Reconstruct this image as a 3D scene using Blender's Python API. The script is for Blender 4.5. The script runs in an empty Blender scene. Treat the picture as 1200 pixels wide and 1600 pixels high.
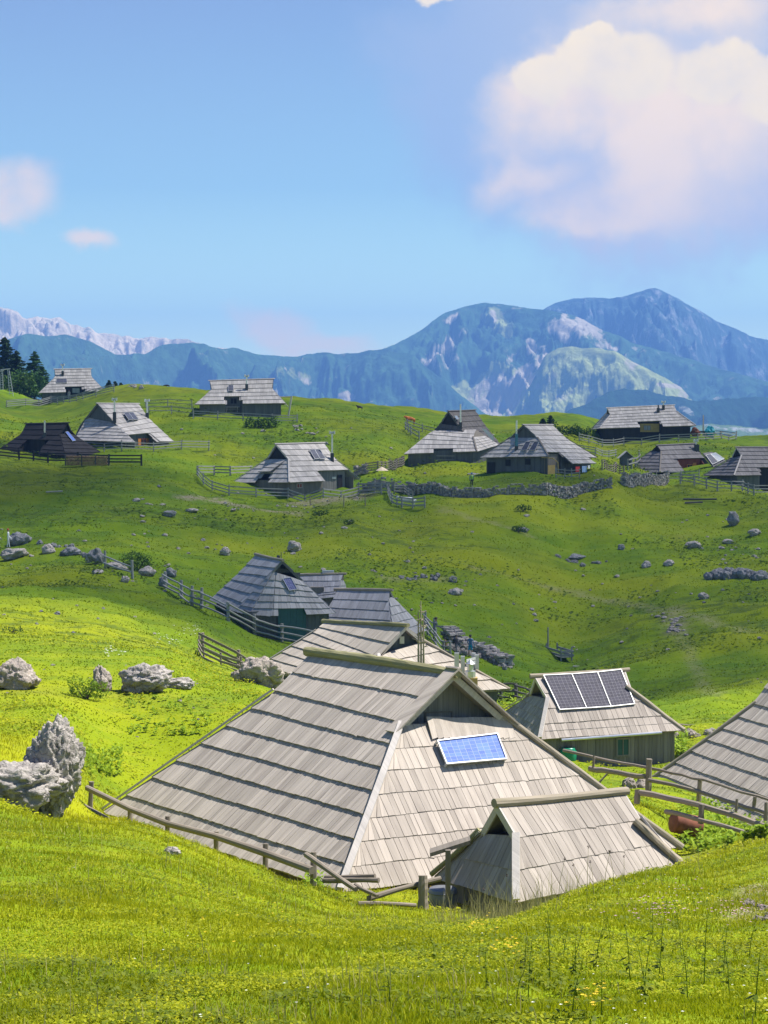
import bpy, math, random, json
import numpy as np
from mathutils import Vector, noise, Matrix
random.seed(7); rng=np.random.default_rng(11)
R=math.radians
sc=bpy.context.scene; COL=sc.collection
# ------------------------------------------------------------------ camera model
F=3200.; PIT=math.atan(150/F); CP,SP=math.cos(PIT),math.sin(PIT)
def unproj(u,v,d):
    X=(u-600)/F*d; U=(800-v)/F*d
    return np.array([X,d*CP+U*SP,U*CP-d*SP])
def ray(u,v):
    r=unproj(u,v,1.); return r/np.linalg.norm(r)
def proj(P):
    x,y,z=P; d=y*CP-z*SP; up=z*CP+y*SP
    return 600+F*x/d, 800-F*up/d
cd=bpy.data.cameras.new('camera'); cam=bpy.data.objects.new('camera',cd); COL.objects.link(cam)
cam.rotation_euler=(math.pi/2-PIT,0,0); cd.sensor_fit='HORIZONTAL'; cd.sensor_width=36; cd.lens=96
cd.clip_start=.3; cd.clip_end=40000; sc.camera=cam
HUTS={k:{a:np.array(p) for a,p in h.items()} for k,h in json.loads(r'''{"N": {"R1": [-2.09, 58.86, -6.86], "R2": [1.8, 53.13, -6.7], "G1F": [-3.12, 58.05, -7.87], "G1B": [-0.74, 59.69, -8.0], "G2F": [0.46, 52.31, -7.93], "G2B": [3.21, 53.95, -8.05], "E1F": [-8.04, 58.37, -11.35], "E1B": [0.81, 64.22, -11.27], "E2F": [-1.01, 47.87, -11.18], "E2B": [7.77, 53.71, -11.37]}, "S": {"R1": [2.6, 46.35, -8.85], "R2": [5.74, 48.65, -9.04], "G1F": [2.99, 45.81, -9.47], "G1B": [2.27, 47.29, -9.72], "G2F": [6.06, 48.21, -9.57], "G2B": [5.39, 49.1, -9.57], "E1F": [2.91, 44.48, -10.63], "E1B": [1.21, 47.82, -10.83], "E2F": [6.89, 47.67, -10.56], "E2B": [5.12, 50.06, -10.64]}, "P": {"R1": [6.36, 85.51, -10.94], "R2": [10.18, 86.49, -10.77], "G1F": [6.82, 84.48, -11.75], "G1B": [6.2, 86.55, -11.84], "G2F": [10.39, 85.45, -11.58], "G2B": [9.88, 87.52, -11.71], "E1F": [6.37, 82.74, -13.1], "E1B": [5.08, 87.91, -12.83], "E2F": [12.32, 84.29, -12.97], "E2B": [10.97, 89.46, -12.98]}, "M": {"R1": [-3.46, 119.8, -12.09], "R2": [1.2, 112.19, -11.57], "G1F": [-3.93, 119.22, -12.55], "G1B": [-2.01, 120.42, -12.71], "G2F": [-0.25, 111.56, -13.08], "G2B": [2.19, 112.8, -12.48], "E1F": [-7.09, 118.78, -14.53], "E1B": [-0.07, 122.62, -14.67], "E2F": [-0.37, 106.42, -14.67], "E2B": [6.68, 110.25, -14.77]}, "L": {"R1": [-9.24, 147.59, -10.02], "R2": [-6.99, 140.41, -9.93], "G1F": [-10.15, 147.27, -11.03], "G1B": [-8.26, 147.91, -11.03], "G2F": [-7.64, 140.11, -10.65], "G2B": [-5.64, 140.72, -11.32], "E1F": [-12.53, 147.49, -13.25], "E1B": [-6.49, 149.54, -13.44], "E2F": [-9.36, 138.13, -13.54], "E2B": [-3.34, 140.19, -13.52]}, "J": {"R1": [-3.36, 146.79, -12.5], "R2": [0.41, 145.21, -12.41], "G1F": [-3.5, 146.39, -12.9], "G1B": [-3.16, 147.2, -12.9], "G2F": [0.32, 144.8, -12.88], "G2B": [0.62, 145.61, -12.9], "E1F": [-4.98, 144.27, -15.37], "E1B": [-2.7, 149.77, -15.46], "E2F": [0.67, 141.86, -15.56], "E2B": [3.0, 147.37, -15.47]}, "U1": {"R1": [-60.88, 379.47, 8.63], "R2": [-54.35, 380.53, 8.77], "G1F": [-60.49, 377.83, 7.18], "G1B": [-61.09, 381.11, 7.22], "G2F": [-54.06, 378.89, 7.26], "G2B": [-54.61, 382.17, 7.22], "E1F": [-62.93, 374.21, 4.2], "E1B": [-64.48, 383.78, 4.39], "E2F": [-51.16, 376.15, 4.57], "E2B": [-52.71, 385.7, 4.39]}, "U2": {"R1": [-45.29, 259.51, -1.01], "R2": [-39.56, 256.5, -0.88], "G1F": [-45.66, 258.34, -2.26], "G1B": [-44.49, 260.68, -2.19], "G2F": [-40.42, 255.32, -2.23], "G2B": [-39.19, 257.66, -2.21], "E1F": [-48.58, 256.6, -4.4], "E1B": [-44.48, 264.0, -4.8], "E2F": [-39.1, 251.28, -4.86], "E2B": [-34.92, 258.68, -5.13]}, "U3": {"R1": [-37.52, 268.37, 1.63], "R2": [-33.0, 275.38, 1.63], "G1F": [-34.7, 266.23, -1.25], "G1B": [-40.08, 270.24, -1.26], "G2F": [-31.34, 272.78, -0.34], "G2B": [-34.37, 277.3, -0.0], "E1F": [-31.95, 263.64, -3.29], "E1B": [-40.76, 269.65, -3.03], "E2F": [-27.86, 271.14, -3.38], "E2B": [-36.22, 280.17, -2.97]}, "U4": {"R1": [-26.44, 311.68, 5.34], "R2": [-16.85, 312.32, 5.64], "G1F": [-26.0, 309.83, 3.96], "G1B": [-26.41, 313.55, 4.07], "G2F": [-16.95, 310.46, 4.16], "G2B": [-17.09, 314.17, 4.07], "E1F": [-28.29, 306.73, 1.72], "E1B": [-28.9, 316.34, 1.77], "E2F": [-14.78, 307.64, 1.92], "E2B": [-15.44, 317.24, 1.77]}, "U5": {"R1": [-12.73, 241.16, -3.31], "R2": [-7.32, 246.84, -3.23], "G1F": [-11.17, 239.87, -5.05], "G1B": [-13.86, 242.46, -5.11], "G2F": [-5.91, 245.54, -5.13], "G2B": [-8.72, 248.13, -5.07], "E1F": [-10.92, 236.0, -7.66], "E1B": [-17.89, 242.43, -7.87], "E2F": [-2.91, 244.66, -7.56], "E2B": [-9.83, 251.1, -7.7]}, "U6": {"R1": [8.83, 281.56, 0.66], "R2": [12.78, 288.44, 0.81], "G1F": [10.26, 280.83, -1.4], "G1B": [7.76, 282.28, -1.06], "G2F": [14.06, 287.72, -1.18], "G2B": [11.42, 289.14, -1.18], "E1F": [12.62, 278.65, -4.87], "E1B": [4.86, 282.92, -4.41], "E2F": [17.04, 287.15, -4.93], "E2B": [9.26, 291.4, -4.67]}, "U7": {"R1": [17.32, 255.1, -1.11], "R2": [21.38, 260.9, -1.14], "G1F": [19.04, 253.98, -2.69], "G1B": [15.8, 256.22, -2.72], "G2F": [23.04, 259.78, -2.84], "G2B": [19.78, 262.02, -2.74], "E1F": [20.11, 250.46, -4.92], "E1B": [12.08, 255.99, -5.19], "E2F": [27.01, 260.41, -5.28], "E2B": [18.98, 265.97, -5.14]}, "U8": {"R1": [37.22, 341.75, 1.33], "R2": [48.33, 342.24, 1.81], "G1F": [37.56, 339.93, 0.11], "G1B": [37.29, 343.6, 0.4], "G2F": [48.56, 340.42, 0.74], "G2B": [48.33, 344.06, 0.4], "E1F": [35.45, 336.39, -2.05], "E1B": [35.1, 346.96, -2.27], "E2F": [51.25, 337.07, -1.58], "E2B": [50.77, 347.63, -2.01]}, "U9": {"R1": [37.88, 284.02, -4.08], "R2": [43.8, 287.94, -3.86], "G1F": [38.31, 283.17, -4.99], "G1B": [37.2, 284.89, -4.89], "G2F": [44.07, 287.07, -4.94], "G2B": [42.89, 288.8, -4.94], "E1F": [37.57, 278.87, -7.66], "E1B": [32.67, 285.58, -7.94], "E2F": [46.05, 284.98, -7.56], "E2B": [41.75, 291.69, -7.71]}, "U10": {"R1": [45.58, 264.79, -4.05], "R2": [53.42, 267.2, -4.09], "G1F": [46.01, 263.43, -5.1], "G1B": [45.16, 266.14, -5.48], "G2F": [53.71, 265.84, -5.29], "G2B": [52.85, 268.57, -5.29], "E1F": [44.51, 260.07, -7.55], "E1B": [41.89, 268.03, -7.78], "E2F": [55.18, 263.46, -7.57], "E2B": [52.8, 271.42, -7.64]}, "K": {"R1": [-6.46, 156.3, -12.18], "R2": [-3.12, 155.67, -12.03], "G1F": [-6.5, 155.95, -12.45], "G1B": [-6.37, 156.65, -12.45], "G2F": [-3.26, 155.32, -12.4], "G2B": [-3.13, 156.02, -12.45], "E1F": [-7.03, 154.61, -14.04], "E1B": [-6.39, 158.09, -13.79], "E2F": [-3.47, 153.91, -13.59], "E2B": [-2.71, 157.37, -13.79]}, "Q": {"R1": [15.15, 78.46, -9.84], "R2": [18.28, 69.69, -9.89], "G1F": [14.02, 78.01, -11.22], "G1B": [16.48, 78.9, -11.16], "G2F": [17.02, 69.25, -11.16], "G2B": [19.55, 70.13, -11.16], "E1F": [10.12, 78.78, -14.27], "E1B": [19.06, 81.91, -14.41], "E2F": [14.41, 66.24, -14.5], "E2B": [23.44, 69.38, -14.41]}}''').items()}
# ------------------------------------------------------------------ numpy noise
def vn(x,y,seed=0):
    xi=np.floor(x).astype(np.int64); yi=np.floor(y).astype(np.int64); fx=x-xi; fy=y-yi
    fx=fx*fx*(3-2*fx); fy=fy*fy*(3-2*fy)
    def h(a,b):
        n=(a*374761393+b*668265263+seed*974711)&0xffffffff
        n=((n^(n>>13))*1274126177)&0xffffffff
        return ((n^(n>>16))&0xffffff)/16777216.
    return ((h(xi,yi)*(1-fx)+h(xi+1,yi)*fx)*(1-fy)+(h(xi,yi+1)*(1-fx)+h(xi+1,yi+1)*fx)*fy)*2-1
def fbm(x,y,o=4,seed=0,g=.5):
    s=0;a=1
    for i in range(o):
        s=s+a*vn(x*2**i+i*17.3,y*2**i-i*9.1,seed+i); a*=g
    return s
# ------------------------------------------------------------------ ground height field
CT=[(600,1600,14),(100,1600,14),(1100,1600,14),(600,1515,19),(600,1460,27),(600,1435,35),(600,1428,41),(1100,1460,25),(1100,1375,36),(1200,1322,42),(1110,1345,42),
(100,1440,25),(0,1330,35),(100,1290,43),(250,1330,40),(400,1376,43),(500,1408,43),(700,1442,40),(900,1398,40),(1000,1368,42),(808,1446,44.6),(950,1418,46),
(533,1398,47.9),(200,1282,54),(252,1302,52.3),(334,1336,49.8),(406,1358,48.2),(485,1380,46.8),(250,1321,56.5),(334,1347,54.5),(406,1370,52.5),(470,1392,50),(168,1276,58.4),(90,1272,49),(700,1390,50),(1060,1345,53.6),(760,1310,56),(600,1220,64),(420,1180,66),
(1120,1330,51),(1180,1325,55),(1130,1300,60),(1150,1300,70),(1000,1262,60),(980,1192,86),(880,1205,80),(1070,1150,92),(1150,1140,95),(1010,1240,72),(1240,1290,72),(1240,1200,92),(900,1130,100),
(0,1000,95),(0,1050,80),(0,1110,66),(0,1180,54),(100,1150,62),(230,1065,78),(300,1120,72),(400,1085,78),(150,1020,92),(330,1050,95),(370,1058,104),(400,1068,112),
(0,740,235),(0,790,215),(0,850,190),(0,920,140),(150,900,150),(250,960,132),(330,960,140),(150,850,185),(420,993,142),(520,1010,140),(560,985,150),(640,1000,148),(700,1022,150),(790,1100,114),(620,1085,112),(700,1120,100),
(540,940,158),(450,900,178),(600,850,200),(650,905,180),(550,800,218),(350,820,208),(250,860,185),(800,960,172),(880,1035,160),(900,1060,148),(1190,1000,150),(1150,1110,110),(1000,1105,125),(1200,900,185),(1050,900,190),(900,850,213),(1150,810,232),(1000,800,235),(1200,770,262),(900,775,240),
(100,716,252),(20,714,250),(190,700,262),(260,697,266),(110,624,378),(20,630,380),(380,653,306),(300,645,310),(450,652,309),(360,670,290),(100,660,320),(250,680,285),(300,720,255),
(450,777,238),(560,772,238),(330,765,236),(390,745,248),(600,740,254),(640,729,276),(740,730,274),(780,747,252),(860,745,250),(920,733,262),(700,770,236),(850,766,238),(955,752,246),(640,795,226),
(520,700,280),(600,690,290),(700,700,292),(978,728,284),(900,712,280),(1000,691,334),(1090,685,334),(930,692,334),(1150,694,330),(1050,749,273),(1160,766,255),(1200,768,253),(1080,764,257),(1060,725,292),(1150,735,275),(1000,715,300),(960,742,268),
(10,608,398),(200,604,380),(300,608,372),(460,628,336),(560,641,332),(640,664,318),(870,661,345),(905,657,350),(1000,684,350),(1200,688,365),(1120,684,356),(760,690,310)]
def k2(u): return u
cp=[]; cz=[]
def addc(x,y,z):
    r=math.hypot(x,y); cp.append((6*math.atan2(x,y),math.log(r))); cz.append(z)
for u,v,d in CT:
    p=unproj(u,v,d); addc(p[0],p[1],p[2])
for k in (-1.,-.5,0,.5,1.):
    th=k*.2
    for r,z in ((1.,-1.72),(3,-2.1),(7,-2.95),(470,-8-4*k*0),(640,-60),(950,-170)): addc(r*math.sin(th),r*math.cos(th),z)
for r,zl,zr in ((14,-4.1,-3.7),(25,-5.8,-6.),(42,-7.9,-8.2),(62,-8.5,-12),(90,-9.2,-14),(140,-10,-15.5),(190,-11,-14),(235,-6,-11),(270,-3,-9),(320,1,-4),(390,6,-5)):
    addc(r*math.sin(-.27),r*math.cos(-.27),zl); addc(r*math.sin(.27),r*math.cos(.27),zr)
cp=np.array(cp); cz=np.array(cz)
def U_(r2): return np.where(r2>1e-12,.5*r2*np.log(np.maximum(r2,1e-12)),0)
n=len(cp); K=U_(((cp[:,None]-cp[None])**2).sum(-1))+np.eye(n)*2e-4
A=np.zeros((n+3,n+3)); A[:n,:n]=K; A[:n,n]=1; A[:n,n+1:]=cp; A[n,:n]=1; A[n+1:,:n]=cp.T
W=np.linalg.solve(A,np.concatenate([cz,[0,0,0]]))
def smooth(x,y):
    x=np.asarray(x,float); y=np.asarray(y,float)
    th=np.arctan2(x,y); r=np.clip(np.hypot(x,y),.8,950)
    th=np.clip(th,-.3,.3); a=6*th; b=np.log(r)
    out=W[n]+W[n+1]*a+W[n+2]*b
    sh=out.shape; out=out.ravel().copy(); a=a.ravel(); b=b.ravel()
    for i in range(0,len(a),200000):
        s=slice(i,i+200000)
        out[s]+=U_((a[s,None]-cp[:,0])**2+(b[s,None]-cp[:,1])**2)@W[:n]
    return out.reshape(sh)
def ground(x,y):
    x=np.asarray(x,float); y=np.asarray(y,float); r=np.hypot(x,y)
    z=smooth(x,y); w=np.clip((r-60)/80,0,1)
    z=z+.07*vn(x/1.7,y/1.7,3)+.10*vn(x/5,y/5,4)+.035*vn(x/.6,y/.6,5)*(1-w)
    q=vn(x/2.6,y/1.8,8); z=z+w*(.30*vn(x/8,y/5,6)+.30*np.maximum(q-.15,0)+.12*q+.35*np.maximum(vn(x/5,y/3.2,9)-.3,0))
    return z
def hit(u,v,dmin=8,dmax=600):
    d=np.exp(np.linspace(math.log(dmin),math.log(dmax),1500)); q=ray(u,v)
    P=q[None]*(d/ (q[1]*CP-q[2]*SP))[:,None]
    g=ground(P[:,0],P[:,1]); b=np.where(P[:,2]<g)[0]
    i=b[0] if len(b) else len(d)-1
    return np.array([P[i,0],P[i,1],g[i]])
def onground(u,v,d):
    """ground point seen near column u at depth d"""
    p=unproj(u,v,d); return np.array([p[0],p[1],float(ground(p[0],p[1]))])
# ------------------------------------------------------------------ tagging helpers
def tag(o,label=None,cat=None,group=None,kind=None):
    if label: o['label']=label
    if cat: o['category']=cat
    if group: o['group']=group
    if kind: o['kind']=kind
    return o
def empty(name,loc):
    o=bpy.data.objects.new(name,None); o.empty_display_size=.3; o.location=[float(c) for c in loc]; COL.objects.link(o); return o
def copy_tree(o,parent=None):
    c=o.copy(); COL.objects.link(c)
    if parent is not None: c.parent=parent
    for ch in o.children: copy_tree(ch,c)
    return c
class MB:
    def __init__(s): s.v=[];s.f=[];s.uv=[];s.pv=[];s.mi=[]
    def add(s,vs,fs,uvs=None,pv=None,mi=0):
        b=len(s.v); s.v+= [tuple(map(float,p)) for p in vs]
        s.f+=[tuple(b+i for i in f) for f in fs]; s.mi+=[mi]*len(fs)
        s.uv+= uvs if uvs is not None else [(p[0],p[2]) for p in vs]
        s.pv+=[random.random() if pv is None else pv]*len(vs)
    def slab(s,q,n,th,uvs=None,pv=None,mi=0):
        """q: 4 top corners (tl,tr,br,bl), n outward normal"""
        q=[np.asarray(p,float) for p in q]; n=np.asarray(n)*th
        vs=q+[p-n for p in q]
        if uvs is not None: uvs=list(uvs)*2
        s.add(vs,[(0,3,2,1),(4,5,6,7),(0,1,5,4),(1,2,6,5),(2,3,7,6),(3,0,4,7)],uvs,pv,mi)
    def box(s,c,sz,ax=None,pv=None,mi=0):
        c=np.asarray(c,float); X,Y,Z=ax if ax is not None else np.eye(3)
        hx,hy,hz=[k/2 for k in sz]; vs=[];uv=[]
        for dz in(-1,1):
            for dx,dy in((-1,-1),(1,-1),(1,1),(-1,1)):
                vs.append(c+np.asarray(X)*dx*hx+np.asarray(Y)*dy*hy+np.asarray(Z)*dz*hz); uv.append((dx*hx+dy*hy,dz*hz))
        s.add(vs,[(0,3,2,1),(4,5,6,7),(0,1,5,4),(1,2,6,5),(2,3,7,6),(3,0,4,7)],uv,pv,mi)
    def tube(s,pts,rad,k=8,rough=0.,pv=None,mi=0,caps=True):
        pts=[np.asarray(p,float) for p in pts]; m=len(pts)
        rad=[rad]*m if np.isscalar(rad) else rad
        vs=[];uv=[];L=0;o=random.random()*9
        for i,p in enumerate(pts):
            t=pts[min(i+1,m-1)]-pts[max(i-1,0)]; t/=np.linalg.norm(t)+1e-9
            a=np.cross(t,[0,0,1.]) if abs(t[2])<.95 else np.cross(t,[1.,0,0]); a/=np.linalg.norm(a); b=np.cross(t,a)
            if i: L+=np.linalg.norm(p-pts[i-1])
            for j in range(k):
                w=2*math.pi*j/k; r=rad[i]*(1+rough*(random.random()-.5))
                vs.append(p+r*(a*math.cos(w)+b*math.sin(w))); uv.append((w*rad[0]+o,L))
        fs=[(i*k+j,i*k+(j+1)%k,(i+1)*k+(j+1)%k,(i+1)*k+j) for i in range(m-1) for j in range(k)]
        if caps: fs+=[tuple(range(k))[::-1],tuple((m-1)*k+j for j in range(k))]
        s.add(vs,fs,uv,pv,mi)
    def log(s,a,b,r0,r1=None,k=9,seg=8,wob=.02,rough=.08,pv=None,mi=0):
        a=np.asarray(a,float);b=np.asarray(b,float); r1=r0 if r1 is None else r1
        pts=[];rr=[];q1,q2,q3=[random.uniform(0,6.3) for _ in range(3)]; w=wob*1.6
        for i in range(seg+1):
            t=i/seg; pts.append(a+(b-a)*t+np.array([0,w*math.sin(q1+t*3.5),w*(math.sin(q2+t*4)-math.sin(q2))*.8])); rr.append((r0+(r1-r0)*t)*(1+.06*math.sin(q3+t*9)))
        s.tube(pts,rr,k,rough,pv,mi)
    def build(s,name,mats,parent=None,smooth=False,off=None):
        me=bpy.data.meshes.new(name)
        if off is None and parent is not None:
            off=np.array(parent.location); q=parent.parent
            while q is not None: off=off+np.array(q.location); q=q.parent
        if off is None: off=np.zeros(3)
        v=np.array(s.v,float)-off
        me.from_pydata(v.tolist(),[],s.f)
        li=np.zeros(len(me.loops),np.int32); me.loops.foreach_get('vertex_index',li)
        u=me.uv_layers.new(name='UVMap'); u.data.foreach_set('uv',np.array(s.uv,np.float32)[li].ravel())
        a=me.attributes.new('pv','FLOAT','POINT'); a.data.foreach_set('value',np.array(s.pv,np.float32))
        if not isinstance(mats,(list,tuple)): mats=[mats]
        for m in mats: me.materials.append(m)
        if len(mats)>1: me.polygons.foreach_set('material_index',np.array(s.mi,np.int32))
        if smooth: me.polygons.foreach_set('use_smooth',np.ones(len(me.polygons),bool))
        me.update()
        o=bpy.data.objects.new(name,me); COL.objects.link(o)
        if parent is not None: o.parent=parent
        else: o.location=[float(c) for c in off]
        return o
def at_base(mb,name,mats,base,smooth=False):
    return mb.build(name,mats,None,smooth,np.array(base,float))
# ------------------------------------------------------------------ materials
def newmat(name):
    m=bpy.data.materials.new(name); m.use_nodes=True; nt=m.node_tree; nt.nodes.clear()
    return m,nt,lambda t,**k:mk(nt,t,**k)
def mk(nt,t,ins=None,**k):
    nd=nt.nodes.new(t)
    for a,b in k.items(): setattr(nd,a,b)
    for a,b in (ins or {}).items():
        if isinstance(b,bpy.types.NodeSocket): nt.links.new(b,nd.inputs[a])
        else: nd.inputs[a].default_value=b
    return nd
def c4(c): return (c[0],c[1],c[2],1)
def M_(nt,op,a,b=0.,clamp=False):
    return mk(nt,'ShaderNodeMath',{0:a,1:b},operation=op,use_clamp=clamp).outputs[0]
def MIX(nt,f,a,b,bt='MIX'):
    nd=mk(nt,'ShaderNodeMix',data_type='RGBA',blend_type=bt)
    for i,x in ((0,f),(6,a),(7,b)):
        if isinstance(x,bpy.types.NodeSocket): nt.links.new(x,nd.inputs[i])
        else: nd.inputs[i].default_value=c4(x) if isinstance(x,(tuple,list)) else x
    return nd.outputs[2]
def RAMP(nt,f,lo,hi):
    return mk(nt,'ShaderNodeMapRange',{0:f,1:lo,2:hi,3:0.,4:1.}).outputs[0]
def NOISE(nt,vec,scale,detail=4,rough=.55):
    nd=mk(nt,'ShaderNodeTexNoise',{'Scale':scale,'Detail':detail,'Roughness':rough})
    if vec is not None: nt.links.new(vec,nd.inputs['Vector'])
    return nd.outputs[0]
def finish(nt,col,rough=.85,bump=None,bs=.4,bd=.02,spec=.25,metal=0.,extra=None):
    p=mk(nt,'ShaderNodeBsdfPrincipled',{'Roughness':rough,'Specular IOR Level':spec,'Metallic':metal})
    if isinstance(col,bpy.types.NodeSocket): nt.links.new(col,p.inputs['Base Color'])
    else: p.inputs['Base Color'].default_value=c4(col)
    if bump is not None:
        b=mk(nt,'ShaderNodeBump',{'Height':bump,'Strength':bs,'Distance':bd}); nt.links.new(b.outputs[0],p.inputs['Normal'])
    o=mk(nt,'ShaderNodeOutputMaterial',{0:p.outputs[0]})
    return p
def wood(name,c,var=.35,stain=.35,stc=None,grain=18,gs=.35,rough=.85):
    m,nt,_=newmat(name)
    uv=mk(nt,'ShaderNodeUVMap'); pv=mk(nt,'ShaderNodeAttribute',attribute_name='pv').outputs['Fac']
    off=mk(nt,'ShaderNodeCombineXYZ',{0:M_(nt,'MULTIPLY',pv,37.),1:M_(nt,'MULTIPLY',pv,91.)}).outputs[0]
    vec=mk(nt,'ShaderNodeVectorMath',{0:uv.outputs[0],1:off},operation='ADD').outputs[0]
    mp=mk(nt,'ShaderNodeMapping',{0:vec,3:(grain,.7,1)}).outputs[0]
    g=NOISE(nt,mp,1.,5,.65)
    st=NOISE(nt,mk(nt,'ShaderNodeMapping',{0:vec,3:(2.5,.45,1)}).outputs[0],1.,4,.6)
    geo=mk(nt,'ShaderNodeNewGeometry').outputs['Position']
    big=NOISE(nt,geo,.45,3)
    lo=tuple(x*(1-var) for x in c); hi=tuple(min(.9,x*(1+var*.7)) for x in c)
    col=MIX(nt,pv,lo,hi)
    col=MIX(nt,gs,col,MIX(nt,RAMP(nt,g,.3,.7),tuple(x*.45 for x in c),tuple(min(.9,x*1.35) for x in c)))
    col=MIX(nt,M_(nt,'MULTIPLY',RAMP(nt,st,.5,.72),stain),col,stc or tuple(x*.35 for x in c))
    col=MIX(nt,M_(nt,'MULTIPLY',RAMP(nt,big,.45,.7),.25),col,tuple(x*.6 for x in c))
    finish(nt,col,rough,g,.5,.01)
    return m
def plain(name,c,rough=.6,metal=0.,nz=.15,sc_=3.,bump=0.,spec=.4):
    m,nt,_=newmat(name)
    geo=mk(nt,'ShaderNodeTexCoord').outputs['Object']; g=NOISE(nt,geo,sc_,5)
    col=MIX(nt,RAMP(nt,g,.3,.7),tuple(x*(1-nz) for x in c),tuple(min(.95,x*(1+nz)) for x in c))
    finish(nt,col,rough,g if bump else None,bump or .1,.02,spec,metal)
    return m
def meadow_color(nt,pos):
    """shared turf colour from world position: yellower sward nearby, deeper and darker green farther off, brown patches"""
    a=NOISE(nt,pos,.035,4); b=NOISE(nt,pos,.22,5,.6); c=NOISE(nt,mk(nt,'ShaderNodeMapping',{0:pos,1:(31,7,3)}).outputs[0],.9,4,.65)
    col=MIX(nt,RAMP(nt,a,.38,.62),(.145,.212,.004),(.275,.288,.004))
    col=MIX(nt,M_(nt,'MULTIPLY',RAMP(nt,b,.48,.68),.8),col,(.10,.165,.007))
    col=MIX(nt,M_(nt,'MULTIPLY',RAMP(nt,c,.52,.75),.55),col,(.32,.31,.02))
    far=RAMP(nt,M_(nt,'ADD',mk(nt,'ShaderNodeSeparateXYZ',{0:pos}).outputs[1],M_(nt,'MULTIPLY',a,30.)),85.,150.)  # mask: turf turns greener and darker with distance along Y
    g2=MIX(nt,RAMP(nt,b,.35,.65),(.125,.195,.004),(.058,.125,.004)); g2=MIX(nt,M_(nt,'MULTIPLY',RAMP(nt,a,.45,.62),.6),g2,(.20,.225,.006))
    col=MIX(nt,M_(nt,'MULTIPLY',far,.85),col,g2)
    d=NOISE(nt,mk(nt,'ShaderNodeMapping',{0:pos,1:(5,77,3)}).outputs[0],.09,5,.65)
    col=MIX(nt,M_(nt,'MULTIPLY',RAMP(nt,d,.62,.76),.4),col,(.20,.18,.04))
    return col,b,c
def turf():
    m,nt,_=newmat('meadow_turf')
    pos=mk(nt,'ShaderNodeNewGeometry').outputs['Position']
    col,b,c=meadow_color(nt,pos)
    tr=mk(nt,'ShaderNodeAttribute',attribute_name='bare').outputs['Fac']
    e=NOISE(nt,pos,3.,5,.7)
    col=MIX(nt,M_(nt,'MULTIPLY',RAMP(nt,e,.55,.7),.35),col,(.10,.155,.008))
    tu=NOISE(nt,mk(nt,'ShaderNodeMapping',{0:pos,3:(.55,.9,1)}).outputs[0],1.,5,.7)
    rough_=RAMP(nt,NOISE(nt,mk(nt,'ShaderNodeMapping',{0:pos,1:(13,4,0),3:(.6,1.3,1)}).outputs[0],.05,4,.6),.46,.58)
    col=MIX(nt,M_(nt,'MULTIPLY',M_(nt,'MULTIPLY',RAMP(nt,tu,.47,.60),rough_),.75),col,(.05,.085,.012))
    soil=MIX(nt,RAMP(nt,e,.4,.6),(.19,.15,.09),(.32,.28,.20))
    col=MIX(nt,M_(nt,'MULTIPLY',tr,RAMP(nt,NOISE(nt,pos,1.1,5,.7),.32,.55)),col,soil)
    h=M_(nt,'ADD',e,M_(nt,'MULTIPLY',NOISE(nt,pos,.7,5,.7),2.5))
    finish(nt,col,.95,h,.7,.08,.1)
    return m
def leafmat(name,c1,c2,usepos=False,trans=.35,dry=(.42,.36,.14),dryf=.08):
    m,nt,_=newmat(name)
    pv=mk(nt,'ShaderNodeAttribute',attribute_name='pv').outputs['Fac']
    if usepos:
        pos=mk(nt,'ShaderNodeNewGeometry').outputs['Position']; base,_,_=meadow_color(nt,pos)
        base=MIX(nt,1.,base,(1.25,1.2,1.),'MULTIPLY')
        col=MIX(nt,.38,base,MIX(nt,pv,c1,c2))
    else: col=MIX(nt,pv,c1,c2)
    col=MIX(nt,M_(nt,'GREATER_THAN',pv,1-dryf),col,dry)
    p=mk(nt,'ShaderNodeBsdfPrincipled',{'Base Color':col,'Roughness':.6,'Specular IOR Level':.12})
    t=mk(nt,'ShaderNodeBsdfTranslucent',{'Color':col})
    mx=mk(nt,'ShaderNodeMixShader',{0:trans,1:p.outputs[0],2:t.outputs[0]})
    mk(nt,'ShaderNodeOutputMaterial',{0:mx.outputs[0]})
    return m
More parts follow.
